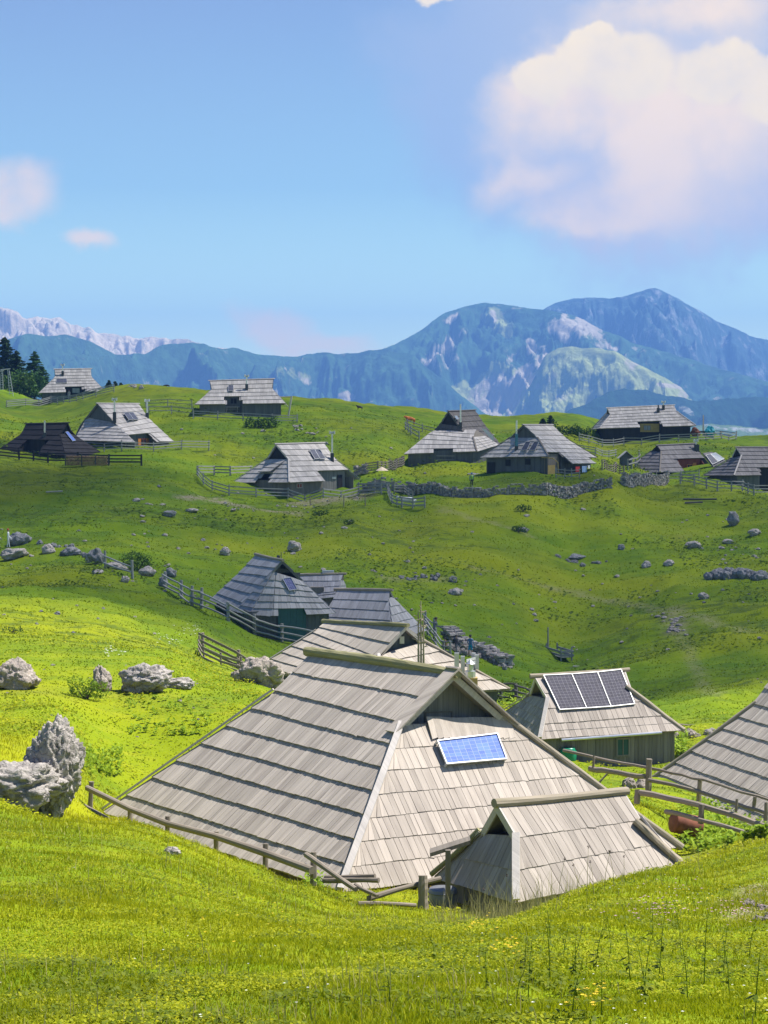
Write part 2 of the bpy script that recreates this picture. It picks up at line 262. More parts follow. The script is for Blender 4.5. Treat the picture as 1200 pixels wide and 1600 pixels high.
def rockmat(name,c=(.44,.42,.39),moss=.25):
    m,nt,_=newmat(name)
    pos=mk(nt,'ShaderNodeTexCoord').outputs['Object']; geo=mk(nt,'ShaderNodeNewGeometry')
    a=NOISE(nt,pos,1.6,6,.7); b=NOISE(nt,pos,7.,6,.75); st_=NOISE(nt,mk(nt,'ShaderNodeMapping',{0:pos,3:(3.2,3.2,.7)}).outputs[0],1.,5,.7)
    v=mk(nt,'ShaderNodeTexVoronoi',{'Vector':mk(nt,'ShaderNodeMapping',{0:mk(nt,'ShaderNodeVectorMath',{0:pos,1:mk(nt,'ShaderNodeVectorMath',{0:mk(nt,'ShaderNodeTexNoise',{'Vector':pos,'Scale':2.2,'Detail':5.}).outputs[1],3:.9},operation='SCALE').outputs[0]},operation='ADD').outputs[0],3:(1,1,2.4)}).outputs[0],'Scale':1.5},feature='DISTANCE_TO_EDGE').outputs[0]
    col=MIX(nt,RAMP(nt,a,.35,.65),tuple(x*.6 for x in c),c)
    col=MIX(nt,M_(nt,'MULTIPLY',RAMP(nt,b,.5,.7),.6),col,tuple(min(.8,x*1.45) for x in c))
    col=MIX(nt,M_(nt,'MULTIPLY',RAMP(nt,st_,.53,.66),.65),col,(.11,.10,.095))
    col=MIX(nt,M_(nt,'MULTIPLY',RAMP(nt,v,.03,0.),.55),col,(.07,.065,.06))
    col=MIX(nt,M_(nt,'MULTIPLY',RAMP(nt,NOISE(nt,pos,2.7,4),.6,.7),moss),col,(.12,.13,.03))
    h=M_(nt,'ADD',M_(nt,'MULTIPLY',RAMP(nt,v,0.,.05),.25),M_(nt,'ADD',M_(nt,'MULTIPLY',b,1.2),a))
    finish(nt,col,.9,h,.9,.09,.2)
    return m
def cells(name,c,line,nx,ny,rough=.25):
    m,nt,_=newmat(name)
    uv=mk(nt,'ShaderNodeUVMap').outputs[0]
    b=mk(nt,'ShaderNodeTexBrick',{'Vector':mk(nt,'ShaderNodeMapping',{0:uv,3:(nx,ny,1)}).outputs[0],'Color1':c4(c),'Color2':c4([x*1.5 for x in c]),'Mortar':c4(line),'Scale':1.,'Mortar Size':.022,'Mortar Smooth':.1,'Brick Width':1.,'Row Height':1.})
    b.offset=0.; b.squash=1.
    finish(nt,b.outputs[0],rough,None,spec=.25)
    return m
MT={}
MT['turf']=turf()
MT['grass']=leafmat('grass_blades',(.32,.355,.006),(.62,.545,.012),True,.42,(.60,.52,.18),.06)
MT['meadow']=leafmat('meadow_blades',(.15,.21,.006),(.28,.31,.01),True,.6,(.3,.3,.1),.0)
MT['heath']=leafmat('heath_tufts',(.055,.10,.006),(.12,.18,.01),trans=.3,dryf=.0)
MT['weed']=leafmat('weed_leaves',(.08,.12,.008),(.18,.21,.012),trans=.3,dryf=0)
MT['clover']=leafmat('clover_leaves',(.17,.22,.006),(.40,.40,.010),trans=.35,dryf=0)
MT['herb']=leafmat('herb_leaves',(.13,.22,.015),(.24,.34,.025),trans=.35,dryf=0)
MT['dock']=leafmat('dock_leaves',(.17,.28,.015),(.32,.42,.03),trans=.35,dryf=0)
MT['bush']=leafmat('bush_leaves',(.03,.075,.014),(.075,.15,.022),trans=.25,dryf=0)
MT['needle']=leafmat('spruce_needles',(.012,.035,.012),(.035,.075,.02),trans=.12,dryf=0)
MT['needle2']=leafmat('larch_needles',(.025,.075,.02),(.06,.14,.03),trans=.2,dryf=0)
MT['straw']=leafmat('dry_stalks',(.26,.24,.08),(.48,.42,.2),trans=.3,dryf=0)
MT['bark']=wood('bark',(.12,.09,.07))
MT['yellow']=plain('yellow_petals',(.75,.50,.02)); MT['pink']=plain('pink_petals',(.5,.27,.38)); MT['white']=plain('white_petals',(.8,.8,.76))
MT['rock']=rockmat('limestone',(.50,.455,.41)); MT['rockd']=rockmat('dark_limestone',(.30,.30,.31),.35); MT['rockp']=rockmat('pinkish_limestone',(.50,.43,.37),.2)
MT['shN']=wood('shingles_warmgrey',(.415,.362,.308),.28,.5,(.16,.13,.11),14,.3)  # weathered wood of a warm light grey
MT['shS']=wood('shingles_new',(.36,.315,.27),.34,.55,(.17,.14,.12),14,.4)
MT['shM']=wood('shingles_warm',(.42,.37,.31),.25,.45,(.2,.15,.11),12,.35)
MT['shG']=wood('shingles_grey',(.415,.388,.362),.3,.35,None,8,.3)
MT['shB']=wood('shingles_shade_blue',(.33,.325,.335),.3,.3,None,8,.3)  # bluish cast of shade put into the shingle colour
MT['shD']=wood('shingles_dark',(.175,.165,.165),.3,.3,None,8,.3)
MT['shX']=wood('shingles_tarred',(.028,.025,.025),.3,.3,None,8,.3)
MT['shV']=wood('shingles_brown_dark',(.115,.105,.10),.25,.3,None,8,.3)
MT['wall']=wood('wall_boards',(.20,.175,.145),.3,.3)
MT['wallg']=wood('wall_boards_pale',(.23,.22,.205),.3,.45)
MT['wallb']=wood('wall_boards_shade_dark',(.125,.13,.125),.3,.4)  # dark bluish tone of the shaded walls put into the board colour
MT['wallk']=wood('wall_boards_black',(.03,.028,.027),.3,.2)
MT['log']=wood('peeled_log',(.33,.28,.21),.15,.5,(.14,.13,.06),10,.45)
MT['logm']=wood('mossy_log',(.27,.25,.13),.15,.6,(.10,.10,.04),8,.5)
MT['trim']=wood('trim_board',(.50,.46,.42),.1,.25,None,14,.3)
MT['rail']=wood('fence_wood',(.25,.21,.165),.25,.4,None,10,.45)
MT['railg']=wood('fence_grey',(.31,.31,.29),.25,.3,None,10,.35)
MT['raild']=wood('fence_dark',(.10,.095,.09),.25,.3,None,10,.3)
MT['railk']=wood('fence_black',(.03,.03,.03),.25,.3,None,10,.3)
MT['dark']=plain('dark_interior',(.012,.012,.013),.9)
MT['glass']=plain('window_glass',(.05,.08,.08),.08,spec=.8)
MT['teal']=plain('teal_shutter',(.02,.09,.085),.5); MT['orange']=plain('orange_shutter',(.55,.20,.04),.6); MT['door']=plain('ochre_door',(.5,.27,.06),.6)
MT['pane']=plain('white_curtain_pane',(.22,.26,.30),.3); MT['green']=plain('green_plastic',(.01,.22,.12),.35)
MT['metal']=plain('galvanised_metal',(.55,.56,.58),.35,.7,sc_=2.); MT['metald']=plain('sooty_metal',(.05,.055,.06),.5,.3)
MT['alu']=plain('white_frame',(.52,.52,.52),.35,.2,.03); MT['rust']=plain('rusty_iron',(.20,.07,.04),.8,.1,.3,6.)
MT['ochre']=plain('yellow_boards',(.36,.26,.08),.8); MT['brownred']=plain('red_brown_boards',(.22,.05,.025),.7)
MT['cellb']=cells('solar_cells_blue',(.08,.14,.40),(.36,.39,.52),10,7,.65)
MT['cellk']=cells('solar_cells_dark',(.030,.028,.042),(.24,.23,.25),7,12,.7)
MT['cells']=cells('solar_cells_small',(.06,.07,.19),(.5,.5,.55),4,7,.55)
MT['celld']=cells('solar_cells_far',(.05,.055,.08),(.12,.12,.14),3,4,.6)
# ------------------------------------------------------------------ roofs and huts
def nz(v): v=np.asarray(v,float); return v/(np.linalg.norm(v)+1e-12)
class Slope:
    def __init__(s,Lp,Rp):
        s.L=[np.asarray(p,float) for p in Lp]; s.R=[np.asarray(p,float) for p in Rp]
        ln=[.5*(np.linalg.norm(s.L[i+1]-s.L[i])+np.linalg.norm(s.R[i+1]-s.R[i])) for i in range(len(Lp)-1)]
        s.len=sum(ln); s.T=[0]+list(np.cumsum(ln)/s.len)
        s.e=nz(s.R[-1]-s.L[-1]); top=.5*(s.L[0]+s.R[0]); bot=.5*(s.L[-1]+s.R[-1])
        n=np.cross(s.e,bot-top); n=nz(n); s.n=n if n[2]>0 else -n
        s.d=nz(np.cross(s.n,s.e)); 
        if s.d[2]>0: s.d=-s.d
        s.o=bot
    def ed(s,P,t):
        for i in range(len(P)-1):
            if t<=s.T[i+1]+1e-9 or i==len(P)-2:
                f=(t-s.T[i])/(s.T[i+1]-s.T[i]+1e-12); return P[i]+(P[i+1]-P[i])*f
    def row(s,t): return s.ed(s.L,t),s.ed(s.R,t)
    def px(s,u,v):
        r=ray(u,v); return r*(np.dot(s.o,s.n)/np.dot(r,s.n))
    def ft(s,f,t):
        a,b=s.row(t); return a+(b-a)*f
def shingle(mb,s,nc,wid,lift=.05,th=.03,cut=None,fan=False,jit=.007,under=.06,over=.06,seed=0):
    rd=random.Random(seed)
    for ps in (0,1):
        w=wid if ps==0 else 1.2
        for k in range(nc):
            t0,t1=k/nc,(k+1)/nc
            A0,B0=s.row(t0);A1,B1=s.row(t1)
            if fan: sa0,sb0,sa1,sb1=0.,1.,0.,1.; W=np.linalg.norm(B1-A1); lo,hi=0.,1.; step=w/W
            else:
                g=lambda p:float(np.dot(p-s.o,s.e))
                sa0,sb0,sa1,sb1=g(A0),g(B0),g(A1),g(B1); lo,hi=min(sa0,sa1),max(sb0,sb1); step=w
            x=lo
            while x<hi-1e-6:
                y=x+step*(rd.uniform(.65,1.4) if ps==0 else 1); y=min(y,hi)
                if hi-y<step*.4: y=hi
                gp=(.006/(1 if not fan else W)) if ps==0 else 0
                def P(q,A,B,sa,sb):
                    if sb-sa<1e-6: return A
                    f=min(1,max(0,(q-sa)/(sb-sa))); return A+(B-A)*f
                a0,b0=P(x+gp,A0,B0,sa0,sb0),P(y-gp,A0,B0,sa0,sb0); a1,b1=P(x+gp,A1,B1,sa1,sb1),P(y-gp,A1,B1,sa1,sb1)
                x0=x; x=y
                if np.linalg.norm(b1-a1)<.01 and np.linalg.norm(b0-a0)<.01: continue
                if cut:
                    c=.25*(a0+b0+a1+b1); 
                    Ae,Be=s.L[-1],s.R[-1]; fr=np.dot(c-Ae,s.e)/np.linalg.norm(Be-Ae)
                    if cut[0]<fr<cut[1] and k>=nc-cut[2]: continue
                if ps==0:
                    j=rd.uniform(-jit,jit); j2=j+rd.uniform(-jit,jit)*.5; dl=rd.uniform(-.008,.01)+over+.010*math.sin(seed+k*2.1+(x0 if not fan else x0*W)*.9)+.006*math.sin(k*5+(x0 if not fan else x0*W)*2.3)
                    ex=rd.uniform(-.004,.006)+(.035*(rd.random()<.03))
                    q=[a0+s.n*.012,b0+s.n*.012,b1+s.n*(lift+j)+s.d*(dl+ex),a1+s.n*(lift+j2)+s.d*dl]
                    L=np.linalg.norm(a1-a0); wd=np.linalg.norm(b1-a1); o=rd.uniform(0,9)
                    mb.slab(q,s.n,th,[(o,o),(o+wd,o),(o+wd,o+L),(o,o+L)],rd.random())
                else:
                    q=[p-s.n*under for p in (a0,b0,b1,a1)]
                    mb.slab(q,s.n,.03,[(0,0),(1,0),(1,1),(0,1)],.1)
def inset_quad(h,f):
    c=.25*(h['E1F']+h['E1B']+h['E2F']+h['E2B']); 
    return {k:h[k]+(c-h[k])*f for k in('E1F','E1B','E2F','E2B')}
def wall_panel(mb,a,b,z0,z1a,z1b=None,wd=.22,th=.06,horiz=False):
    z1b=z1a if z1b is None else z1b; a=np.asarray(a,float);b=np.asarray(b,float)
    e=nz([b[0]-a[0],b[1]-a[1],0]); n=np.array([e[1],-e[0],0]); L=math.hypot(b[0]-a[0],b[1]-a[1])
    if horiz:
        z=z0; hh=max(z1a,z1b)
        while z<hh:
            y=min(z+wd*random.uniform(.9,1.1),hh); o=random.random()*.02
            q=[np.array([a[0],a[1],y]),np.array([b[0],b[1],y]),np.array([b[0],b[1],z+.012]),np.array([a[0],a[1],z+.012])]
            q=[p+n*o for p in q]; mb.slab(q,n,th,[(0,0),(0,L),(wd,L),(wd,0)]); z=y
        return
    x=0
    while x<L-1e-4:
        y=min(x+wd*random.uniform(.75,1.25),L); o=random.random()*.02
        za=z1a+(z1b-z1a)*x/L; zb=z1a+(z1b-z1a)*y/L
        pa=a+e*x; pb=a+e*(y-.008)
        q=[np.array([pa[0],pa[1],za]),np.array([pb[0],pb[1],zb]),np.array([pb[0],pb[1],z0]),np.array([pa[0],pa[1],z0])]
        q=[p+n*o for p in q]; mb.slab(q,n,th,[(0,0),(y-x,0),(y-x,za-z0),(0,za-z0)]); x=y
HOBJ={}
def panel(parent,s,c,w,hh,mat,tilt=0.,lift=.12,name='solar_panel',frame=True,flip=False,cornerq=None):
    e,d,n=s.e,s.d,s.n
    if cornerq is not None: q=[p+n*lift for p in cornerq]
    else: q=[c-e*w/2-d*hh/2+n*(lift+tilt),c+e*w/2-d*hh/2+n*(lift+tilt),c+e*w/2+d*hh/2+n*lift,c-e*w/2+d*hh/2+n*lift]
    q=[np.asarray(p,float) for p in q]
    m=MB(); m.slab(q,n,.035,[(0,1),(1,1),(1,0),(0,0)],.5); o=m.build(name,mat,parent)
    if frame:
        f=MB(); k=.032
        for i in range(4):
            a,b=q[i],q[(i+1)%4]; r=nz(b-a); inw=nz(np.cross(n,r)); 
            cc=(q[0]+q[1]+q[2]+q[3])/4
            if np.dot(cc-a,inw)<0: inw=-inw
            f.box((a+b)/2+n*.004-inw*.012,(np.linalg.norm(b-a)+.05,k,.055),(r,inw,n))
        # mounting feet
        for p in q: f.box(p-n*(lift*.5+.04),(.05,.05,lift+.05),(e,d,n))
        fo=f.build('panel_frame',MT['alu'],parent); fo.parent=o; fo.location=(0,0,0)
    return o
def wall_rect(parent,a,b,u0,v0,u1,v1,mat,name,out=.05,frame=None,extra=None):
    """rectangle seen between two pixels, on the vertical wall plane through a-b"""
    e=nz([b[0]-a[0],b[1]-a[1],0]); n=np.array([e[1],-e[0],0])
    if np.dot(n,a)>0: n=-n
    def P(u,v): r=ray(u,v); return r*(np.dot(a,n)/np.dot(r,n))
    p,q=P(u0,v0),P(u1,v1); c=(p+q)/2; w=abs(np.dot(q-p,e)); h=abs(q[2]-p[2])
    m=MB(); m.box(c+n*(out+.02),(w,.05,h),(e,n,[0,0,1])); o=m.build(name,mat,parent)
    if frame:
        f=MB(); t=.07
        for sx in(-1,1): f.box(c+n*(out+.045)+e*sx*(w/2),(t,.06,h+t),(e,n,[0,0,1]))
        for sz in(-1,1): f.box(c+n*(out+.045)+np.array([0,0,sz*h/2]),(w-t,.055,t),(e,n,[0,0,1]))
        f.box(c+n*(out+.045),(.04,.05,h-t),(e,n,[0,0,1]))
        fo=f.build('window_frame',frame,parent); fo.parent=o; fo.location=(0,0,0)
    return o
def chimney(parent,s,u,v,kind='pipe',h=2.2,cap=True,label=None):
    """v is where it leaves the roof"""
    c=s.px(u,v); top=h
    if kind in('pipe','box'):
        m=MB(); bh=.9 if kind=='box' else .45
        m.box(c+np.array([0,0,bh/2-.3]),(.42,.42,bh+.5)); o=m.build('chimney',MT['metald'],parent)
        p=MB(); p.tube([c+np.array([0,0,bh-.4]),c+np.array([0,0,top])],.11,10); 
        if cap:
            p.tube([c+np.array([-.28,0,top+.1]),c+np.array([.28,0,top+.1])],.10,8)
            for sx in(-1,1): p.tube([c+np.array([.26*sx,0,top-.08]),c+np.array([.26*sx,0,top+.3])],.11,8)
        q=p.build('flue_pipe',MT['metal'] if kind=='pipe' or cap else MT['metald'],parent); q.parent=o; q.location=(0,0,0)
    return o
def hut(key,label,sh,base,nc=7,nh=6,wid=.3,cuts=None,wall='wall',walltop=.25,lift=.05,th=.03,ridge='log',inset=.1,gablemat=None,hip='trim',hiplog=(),fan=(),noslope=(),name='shepherd_hut',cat='hut',gin=.3,horiz=False,ridge_r=.12,wallwid=.25,group='shepherd huts on the alpine pasture',ridge_ext=.25,hl=1.):
    h=HUTS[key]; cuts=cuts or {}
    c=.25*(h['E1F']+h['E1B']+h['E2F']+h['E2B'])
    zb=base; root=empty(name,(c[0],c[1],zb)); tag(root,label,cat,group)
    S=dict(F=Slope([h['R1'],h['G1F'],h['E1F']],[h['R2'],h['G2F'],h['E2F']]),
           B=Slope([h['R2'],h['G2B'],h['E2B']],[h['R1'],h['G1B'],h['E1B']]),
           H2=Slope([h['G2F'],h['E2F']],[h['G2B'],h['E2B']]),
           H1=Slope([h['G1B'],h['E1B']],[h['G1F'],h['E1F']]))
    if key=='U3': S['H1']=Slope([unproj(141,644,270.5),unproj(116,688,266)],[unproj(164,645,269.5),unproj(212,691,261.5)])
    roof=MB(); 
    for k,s in S.items():
        if k in noslope: continue
        n_=nc if k in'FB' else nh
        shingle(roof,s,n_,wid,lift*(1 if k in'FB' else hl),th*(1 if k in'FB' else .6+.4*hl),cuts.get(k),k in fan,seed=hash(key+k)%999 if False else sum(map(ord,key+k)))
    # ledges under the gable peaks
    ax=nz(h['R2']-h['R1'])
    for R_,f,b,sg in(('R2','G2F','G2B',-1),('R1','G1B','G1F',1)):
        if ('H2' if sg<0 else 'H1') in noslope: continue
        q=[h[f]+ax*sg*(gin+.05),h[b]+ax*sg*(gin+.05),h[b],h[f]]
        roof.slab([p+np.array([0,0,-.02]) for p in q],np.array([0,0,1]),.03,[(0,0),(1,0),(1,.3),(0,.3)])
    ro=roof.build('roof',MT[sh],root)
    def sub(mb,name,mat):
        o=mb.build(name,mat,root); o.parent=ro; o.location=(0,0,0); return o
    # ridge log
    m=MB(); a,b=h['R1']-ax*ridge_ext,h['R2']+ax*ridge_ext; up=np.array([0,0,ridge_r*.35])
    if ridge=='log': m.log(a+up,b+up,ridge_r,ridge_r*.85,10,10,.015,.12)
    elif ridge=='moss': m.log(a+up,b+up,ridge_r,ridge_r*.85,12,22,.02,.18)
    else:
        pr=nz(np.cross(ax,[0,0,1])); 
        for sg in(-1,1): m.box((a+b)/2+pr*sg*.09+np.array([0,0,.05]),(np.linalg.norm(b-a),.2,.035),(ax,nz(pr*.8-np.array([0,0,.55*sg])*1),nz(np.array([0,0,.8])+pr*sg*.55)))
    sub(m,'ridge_log' if ridge in('log','moss') else 'ridge_board',MT['logm'] if ridge=='moss' else (MT['log'] if ridge=='log' else MT[sh]))
    # hips and rakes
    for G,E in(('G1F','E1F'),('G2F','E2F'),('G1B','E1B'),('G2B','E2B')):
        if hip is None and G not in hiplog: continue
        m=MB(); up=np.array([0,0,.08])
        if G in hiplog:
            dd=nz(h[E]-h[G]); m.log(h[G]-dd*.3+up*1.2,h[E]+dd*.15+up*1.2,.085,.10,10,10,.02,.1); sub(m,'hip_log',MT['log'])
        else:
            dd=nz(h[E]-h[G]); L=np.linalg.norm(h[E]-h[G])
            nn=nz(S['F'].n+S['H2'].n) if G=='G2F' else nz(S['F'].n+S['H1'].n) if G=='G1F' else nz(S['B'].n+S['H1'].n) if G=='G1B' else nz(S['B'].n+S['H2'].n)
            sd=nz(np.cross(dd,nn)); m.box((h[G]+h[E])/2+nn*(.07+lift*.5),(L+.05,.17,.05),(dd,sd,nn)); sub(m,'hip_board',MT[hip])
    for Rr,G in(('R1','G1F'),('R1','G1B'),('R2','G2F'),('R2','G2B')):
        m=MB(); dd=nz(h[G]-h[Rr]); nn=S['F'].n if G[2]=='F' else S['B'].n; sd=nz(np.cross(dd,nn)); L=np.linalg.norm(h[G]-h[Rr])
        sg=1 if Rr=='R2' else -1
        m.box((h[Rr]+h[G])/2-nn*.06+ax*sg*.02,(L,.05,.16),(dd,sd,nn)); sub(m,'rake_board',MT[wall] if hip!='trim' else MT['trim'])
    # gables
    for R_,f,b,sg in(('R2','G2F','G2B',-1),('R1','G1F','G1B',1)):
        m=MB(); off=ax*sg*gin; A,B,T=h[f]+off,h[b]+off,h[R_]+off
        for (p,q,r) in((A,T,1),(T,B,0)):
            L=np.linalg.norm((q-p)[:2]); k=max(3,int(L/(wid*.8))); 
            for i in range(k):
                a=p+(q-p)*(i/k); b2=p+(q-p)*((i+.97)/k); z0=A[2]-.15; o=ax*(-sg)*random.uniform(0,.02)
                qd=[a+o,b2+o,np.array([b2[0],b2[1],z0])+o,np.array([a[0],a[1],z0])+o]
                m.slab(qd,ax*(-sg),.04,[(0,0),(.2,0),(.2,1),(0,1)])
        m.build('gable',MT[gablemat or wall],root)
    # walls
    w=inset_quad(h,inset); m=MB()
    order=['E1F','E2F','E2B','E1B']; c3=sum(w[k] for k in order)/4
    for i in range(4):
        a,b=w[order[i]],w[order[(i+1)%4]]
        e=nz([b[0]-a[0],b[1]-a[1],0]); nn=np.array([e[1],-e[0],0])
        if np.dot(nn,(a+b)/2-c3)<0: a,b=b,a
        ct=cuts.get('F') if i==0 else None
        if ct:
            fl=lambda f:w['E1F']+(w['E2F']-w['E1F'])*f
            for f0_,f1_ in((0,ct[0]),(ct[1],1)):
                if f1_-f0_>.03:
                    q0,q1=fl(f0_),fl(f1_); wall_panel(m,q0,q1,zb-.8,q0[2]+walltop,q1[2]+walltop,wallwid)
        else: wall_panel(m,a,b,zb-.8,a[2]+walltop,b[2]+walltop,wallwid,horiz=horiz)
    m.build('wall',MT[wall],root)
    HOBJ[key]=dict(root=root,S=S,w=w,roof=ro,h=h)
    return HOBJ[key]
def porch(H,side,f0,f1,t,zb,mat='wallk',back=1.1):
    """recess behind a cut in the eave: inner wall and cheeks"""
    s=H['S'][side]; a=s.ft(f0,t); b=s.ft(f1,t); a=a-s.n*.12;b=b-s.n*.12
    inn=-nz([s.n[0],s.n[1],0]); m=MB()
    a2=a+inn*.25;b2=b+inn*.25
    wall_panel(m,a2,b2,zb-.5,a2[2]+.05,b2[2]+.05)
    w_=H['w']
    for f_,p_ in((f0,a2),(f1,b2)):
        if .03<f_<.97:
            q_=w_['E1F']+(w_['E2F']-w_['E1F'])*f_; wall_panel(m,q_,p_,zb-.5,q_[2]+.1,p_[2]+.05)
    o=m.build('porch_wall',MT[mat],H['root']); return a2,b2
def zfoot(key,below): 
    h=HUTS[key]; return min(h[k][2] for k in('E1F','E2F','E1B','E2B'))-below
# ---- near hut
zN=-11.75
H=hut('N','large near shepherd hut with long weathered shingle roof and one blue solar panel',
  'shN',zN,nc=9,nh=7,wid=.19,hl=.5,lift=.064,th=.032,ridge='moss',ridge_r=.15,hiplog=('G2B',),gablemat='wallg',wall='wall',inset=.07,walltop=.3,gin=.45)
s=H['S']['H2']
q=[s.px(680,1163),s.px(772,1152),s.px(786,1190),s.px(694,1198)]
panel(H['root'],s,None,0,0,MT['cellb'],lift=.15,cornerq=q)
m=MB()  # curled boards laid over the hip top
for i in range(14):
    u0=662+i*9.3; u1=u0+9.0; a,b=s.px(u0+2,1124-abs(i-6)*.2),s.px(u1+2,1124-abs(i-6)*.2); c,d=s.px(u1+12,1154),s.px(u0+12,1157)
    m.slab([a+s.n*(.09+.015*math.sin(i)),b+s.n*(.09+.015*math.sin(i+1)),c+s.n*.07,d+s.n*.07],s.n,.03,[(0,0),(.2,0),(.2,1),(0,1)])
m.build('loose_shingles',MT['shN'],H['root'])
# little gable hatch, and rafters of double rake
m=MB(); ax=nz(HUTS['N']['R2']-HUTS['N']['R1']); g0=HUTS['N']['R2']-ax*.43+np.array([0,0,-1.05]); pr=nz(HUTS['N']['G2B']-HUTS['N']['G2F'])
m.box(g0-pr*.15,(.85,.05,.03),(pr,ax,[0,0,1])); m.box(g0+pr*.28-np.array([0,0,.4]),(.04,.05,.8),(pr,ax,[0,0,1])); m.box(g0-pr*.56-np.array([0,0,.4]),(.04,.05,.8),(pr,ax,[0,0,1]))
m.build('gable_hatch',MT['wall'],H['root'])
for sg,(r,g) in((1,('R2','G2B')),(-1,('R2','G2F'))):
    m=MB(); a,b=HUTS['N'][r],HUTS['N'][g]; dd=nz(b-a); n_=H['S']['B' if sg>0 else 'F'].n
    m.box((a+b)/2+n_*.09+ax*.0+dd*.1,(np.linalg.norm(b-a)+.5,.5,.04),(dd,ax,n_)); m.build('barge_board',MT['shN'],H['root'])
# ---- small front hut
H=hut('S','small low shed in front of the large hut, under a pale ridge log','shS',-11.35,nc=3,nh=2,wid=.19,lift=.03,th=.02,ridge='log',ridge_r=.11,hip='trim',inset=.12,wall='wallg',wallwid=.2,gin=.5,name='shed',cat='shed',walltop=.12,ridge_ext=.12)
h=HUTS['S']; m=MB(); s=H['S']['F']; a=s.px(988,1286)+s.n*.12; b=s.px(1064,1352)+s.n*.1; m.log(a,b,.085,.095,9,9,.02,.15); m.build('loose_log',MT['log'],H['root'])
m=MB(); h1=H['S']['H1']; a=h1.L[0]; b=h1.L[1]; m.log(a+np.array([-.05,0,.1]),b+np.array([-.1,-.05,.03]),.07,.06,8,6,.02); m.build('edge_pole',MT['logm'],H['root'])
# canopy board and post by the shed's back corner
m=MB(); p=h1.L[1]; q1=unproj(672,1333,46.6); q2=unproj(735,1313,46.9); m.slab([q1+[0,.4,.02],q2+[0,.4,.02],q2,q1],[0,0,1],.09,[(0,0),(1,0),(1,.3),(0,.3)]); m.build('canopy_board',MT['wall'],H['root'])
m=MB(); pp=unproj(700,1345,46.7); m.box(pp+[0,0,-.3],(.12,.12,1.1)); m.build('corner_post',MT['wall'],H['root'])
# ---- solar hut
H=hut('P','low hut with three large dark solar panels across its whole upper roof','shS',-15.0,nc=4,nh=4,wid=.21,lift=.04,ridge='log',ridge_r=.11,hip='trim',hiplog=('G2F',),inset=.09,wall='wallg',wallwid=.18,horiz=False,gin=.4)
s=H['S']['F']
for (a,b) in(((849,1059),(891,1057)),((893,1057),(932,1054)),((934,1054),(968,1051))): pass
tops=[(849,1059),(893,1057),(933,1054),(970,1050)]; bots=[(874,1112),(916,1109.5),(954,1107),(991,1103)]
for i in range(3):
    q=[s.px(*tops[i]),s.px(tops[i+1][0]-1,tops[i+1][1]),s.px(bots[i+1][0]-1,bots[i+1][1]),s.px(*bots[i])]
    panel(H['root'],s,None,0,0,MT['cellk'],lift=.13,cornerq=q)
w=H['w']; wall_rect(H['root'],w['E1F'],w['E2F'],963,1154,982,1180,MT['teal'],'window',.02,MT['wallg'])
m=MB(); a=unproj(880,1160,85.0-.75);b=unproj(1036,1145,85.0+.3)
h=HUTS['P']; dF=nz(np.array([s.n[0],s.n[1],0])); a=h['E1F']+(h['E2F']-h['E1F'])*.14+dF*.1+[0,0,-.1]; b=h['E1F']+(h['E2F']-h['E1F'])*.85+dF*.1+[0,0,-.06]
m.tube([a,b],.06,8); m.build('gutter',MT['metal'],H['root'])
m=MB(); m.box(w['E2F']+[0,0,-1],(.12,.12,2.2)); m.build('corner_post',MT['wallg'],H['root'])
# ---- hut behind
H=hut('M','sunlit pale hut right behind the large near hut, with tall pruned poles','shM',-16.3,nc=7,nh=5,wid=.3,lift=.08,th=.05,ridge='moss',ridge_r=.13,hip='trim',hiplog=('G2B',),inset=.08,wall='wallb',gin=.5)
s=H['S']['H2']; q=[s.px(660,1016),s.px(680,1013),s.px(686,1023),s.px(661,1026)]
panel(H['root'],s,None,0,0,MT['celld'],lift=.15,cornerq=q)
wall=H['w']
for (u,v,vt,wd) in((713.5,1062,1023,.2),(723,1060,1028,.17),(740,1048,1023,.18),(745,1052,1026,.18)):
    m=MB(); p=s.px(u,v); t=p.copy(); k=np.linalg.norm(p)/F; m.box(p+[0,0,(v-vt)*k*.5],(wd*1.25,.18,(v-vt)*k+.2)); m.build('flue_post',MT['alu'],H['root'])
for v,hh in((1034,.14),(1041,.2)):
    m=MB(); p=s.px(713,1060)+[.05,0,0]; q_=s.px(744,1051); k=np.linalg.norm(p)/F; za=p[2]+(1060-v)*k
    m.slab([np.array([p[0]+.5,p[1]-.1,za+hh]),np.array([q_[0],q_[1]-.1,za+hh]),np.array([q_[0],q_[1]-.1,za]),np.array([p[0]+.5,p[1]-.1,za])],[0,-1,0],.08); m.build('flue_board',MT['alu'],H['root'])
m=MB(); p=s.px(735,1070); m.box(p+[0,0,.15],(.75,.6,.5)); ch=m.build('chimney',MT['ochre'],H['root'])
m=MB(); m.tube([p+[0,0,.4],p+[0,0,.75]],.28,12); m.tube([p+[0,0,.75],p+[0,0,1.1],p+[0,0,1.15],p+[0,0,1.35]],[.17,.17,.27,.03],12); x=m.build('flue_cap',MT['metal'],H['root']); x.parent=ch; x.location=(0,0,0)
for (u,vt,vb) in((654,955,1040),(658,941,1040),(662,962,1040)):
    m=MB(); a=unproj(u,vb,108.);b=unproj(u-.5,vt,108.); m.log(a,b,.06,.03,7,10,.03,.1)
    for i in range(14):
        t=random.uniform(.3,.98); c_=a+(b-a)*t; an=random.uniform(0,6.3); L=random.uniform(.12,.35); m.tube([c_,c_+np.array([math.cos(an)*L,math.sin(an)*L,random.uniform(.02,.15)])],[.028,.015],5)
    m.build('drying_pole',MT['log'],H['root'])
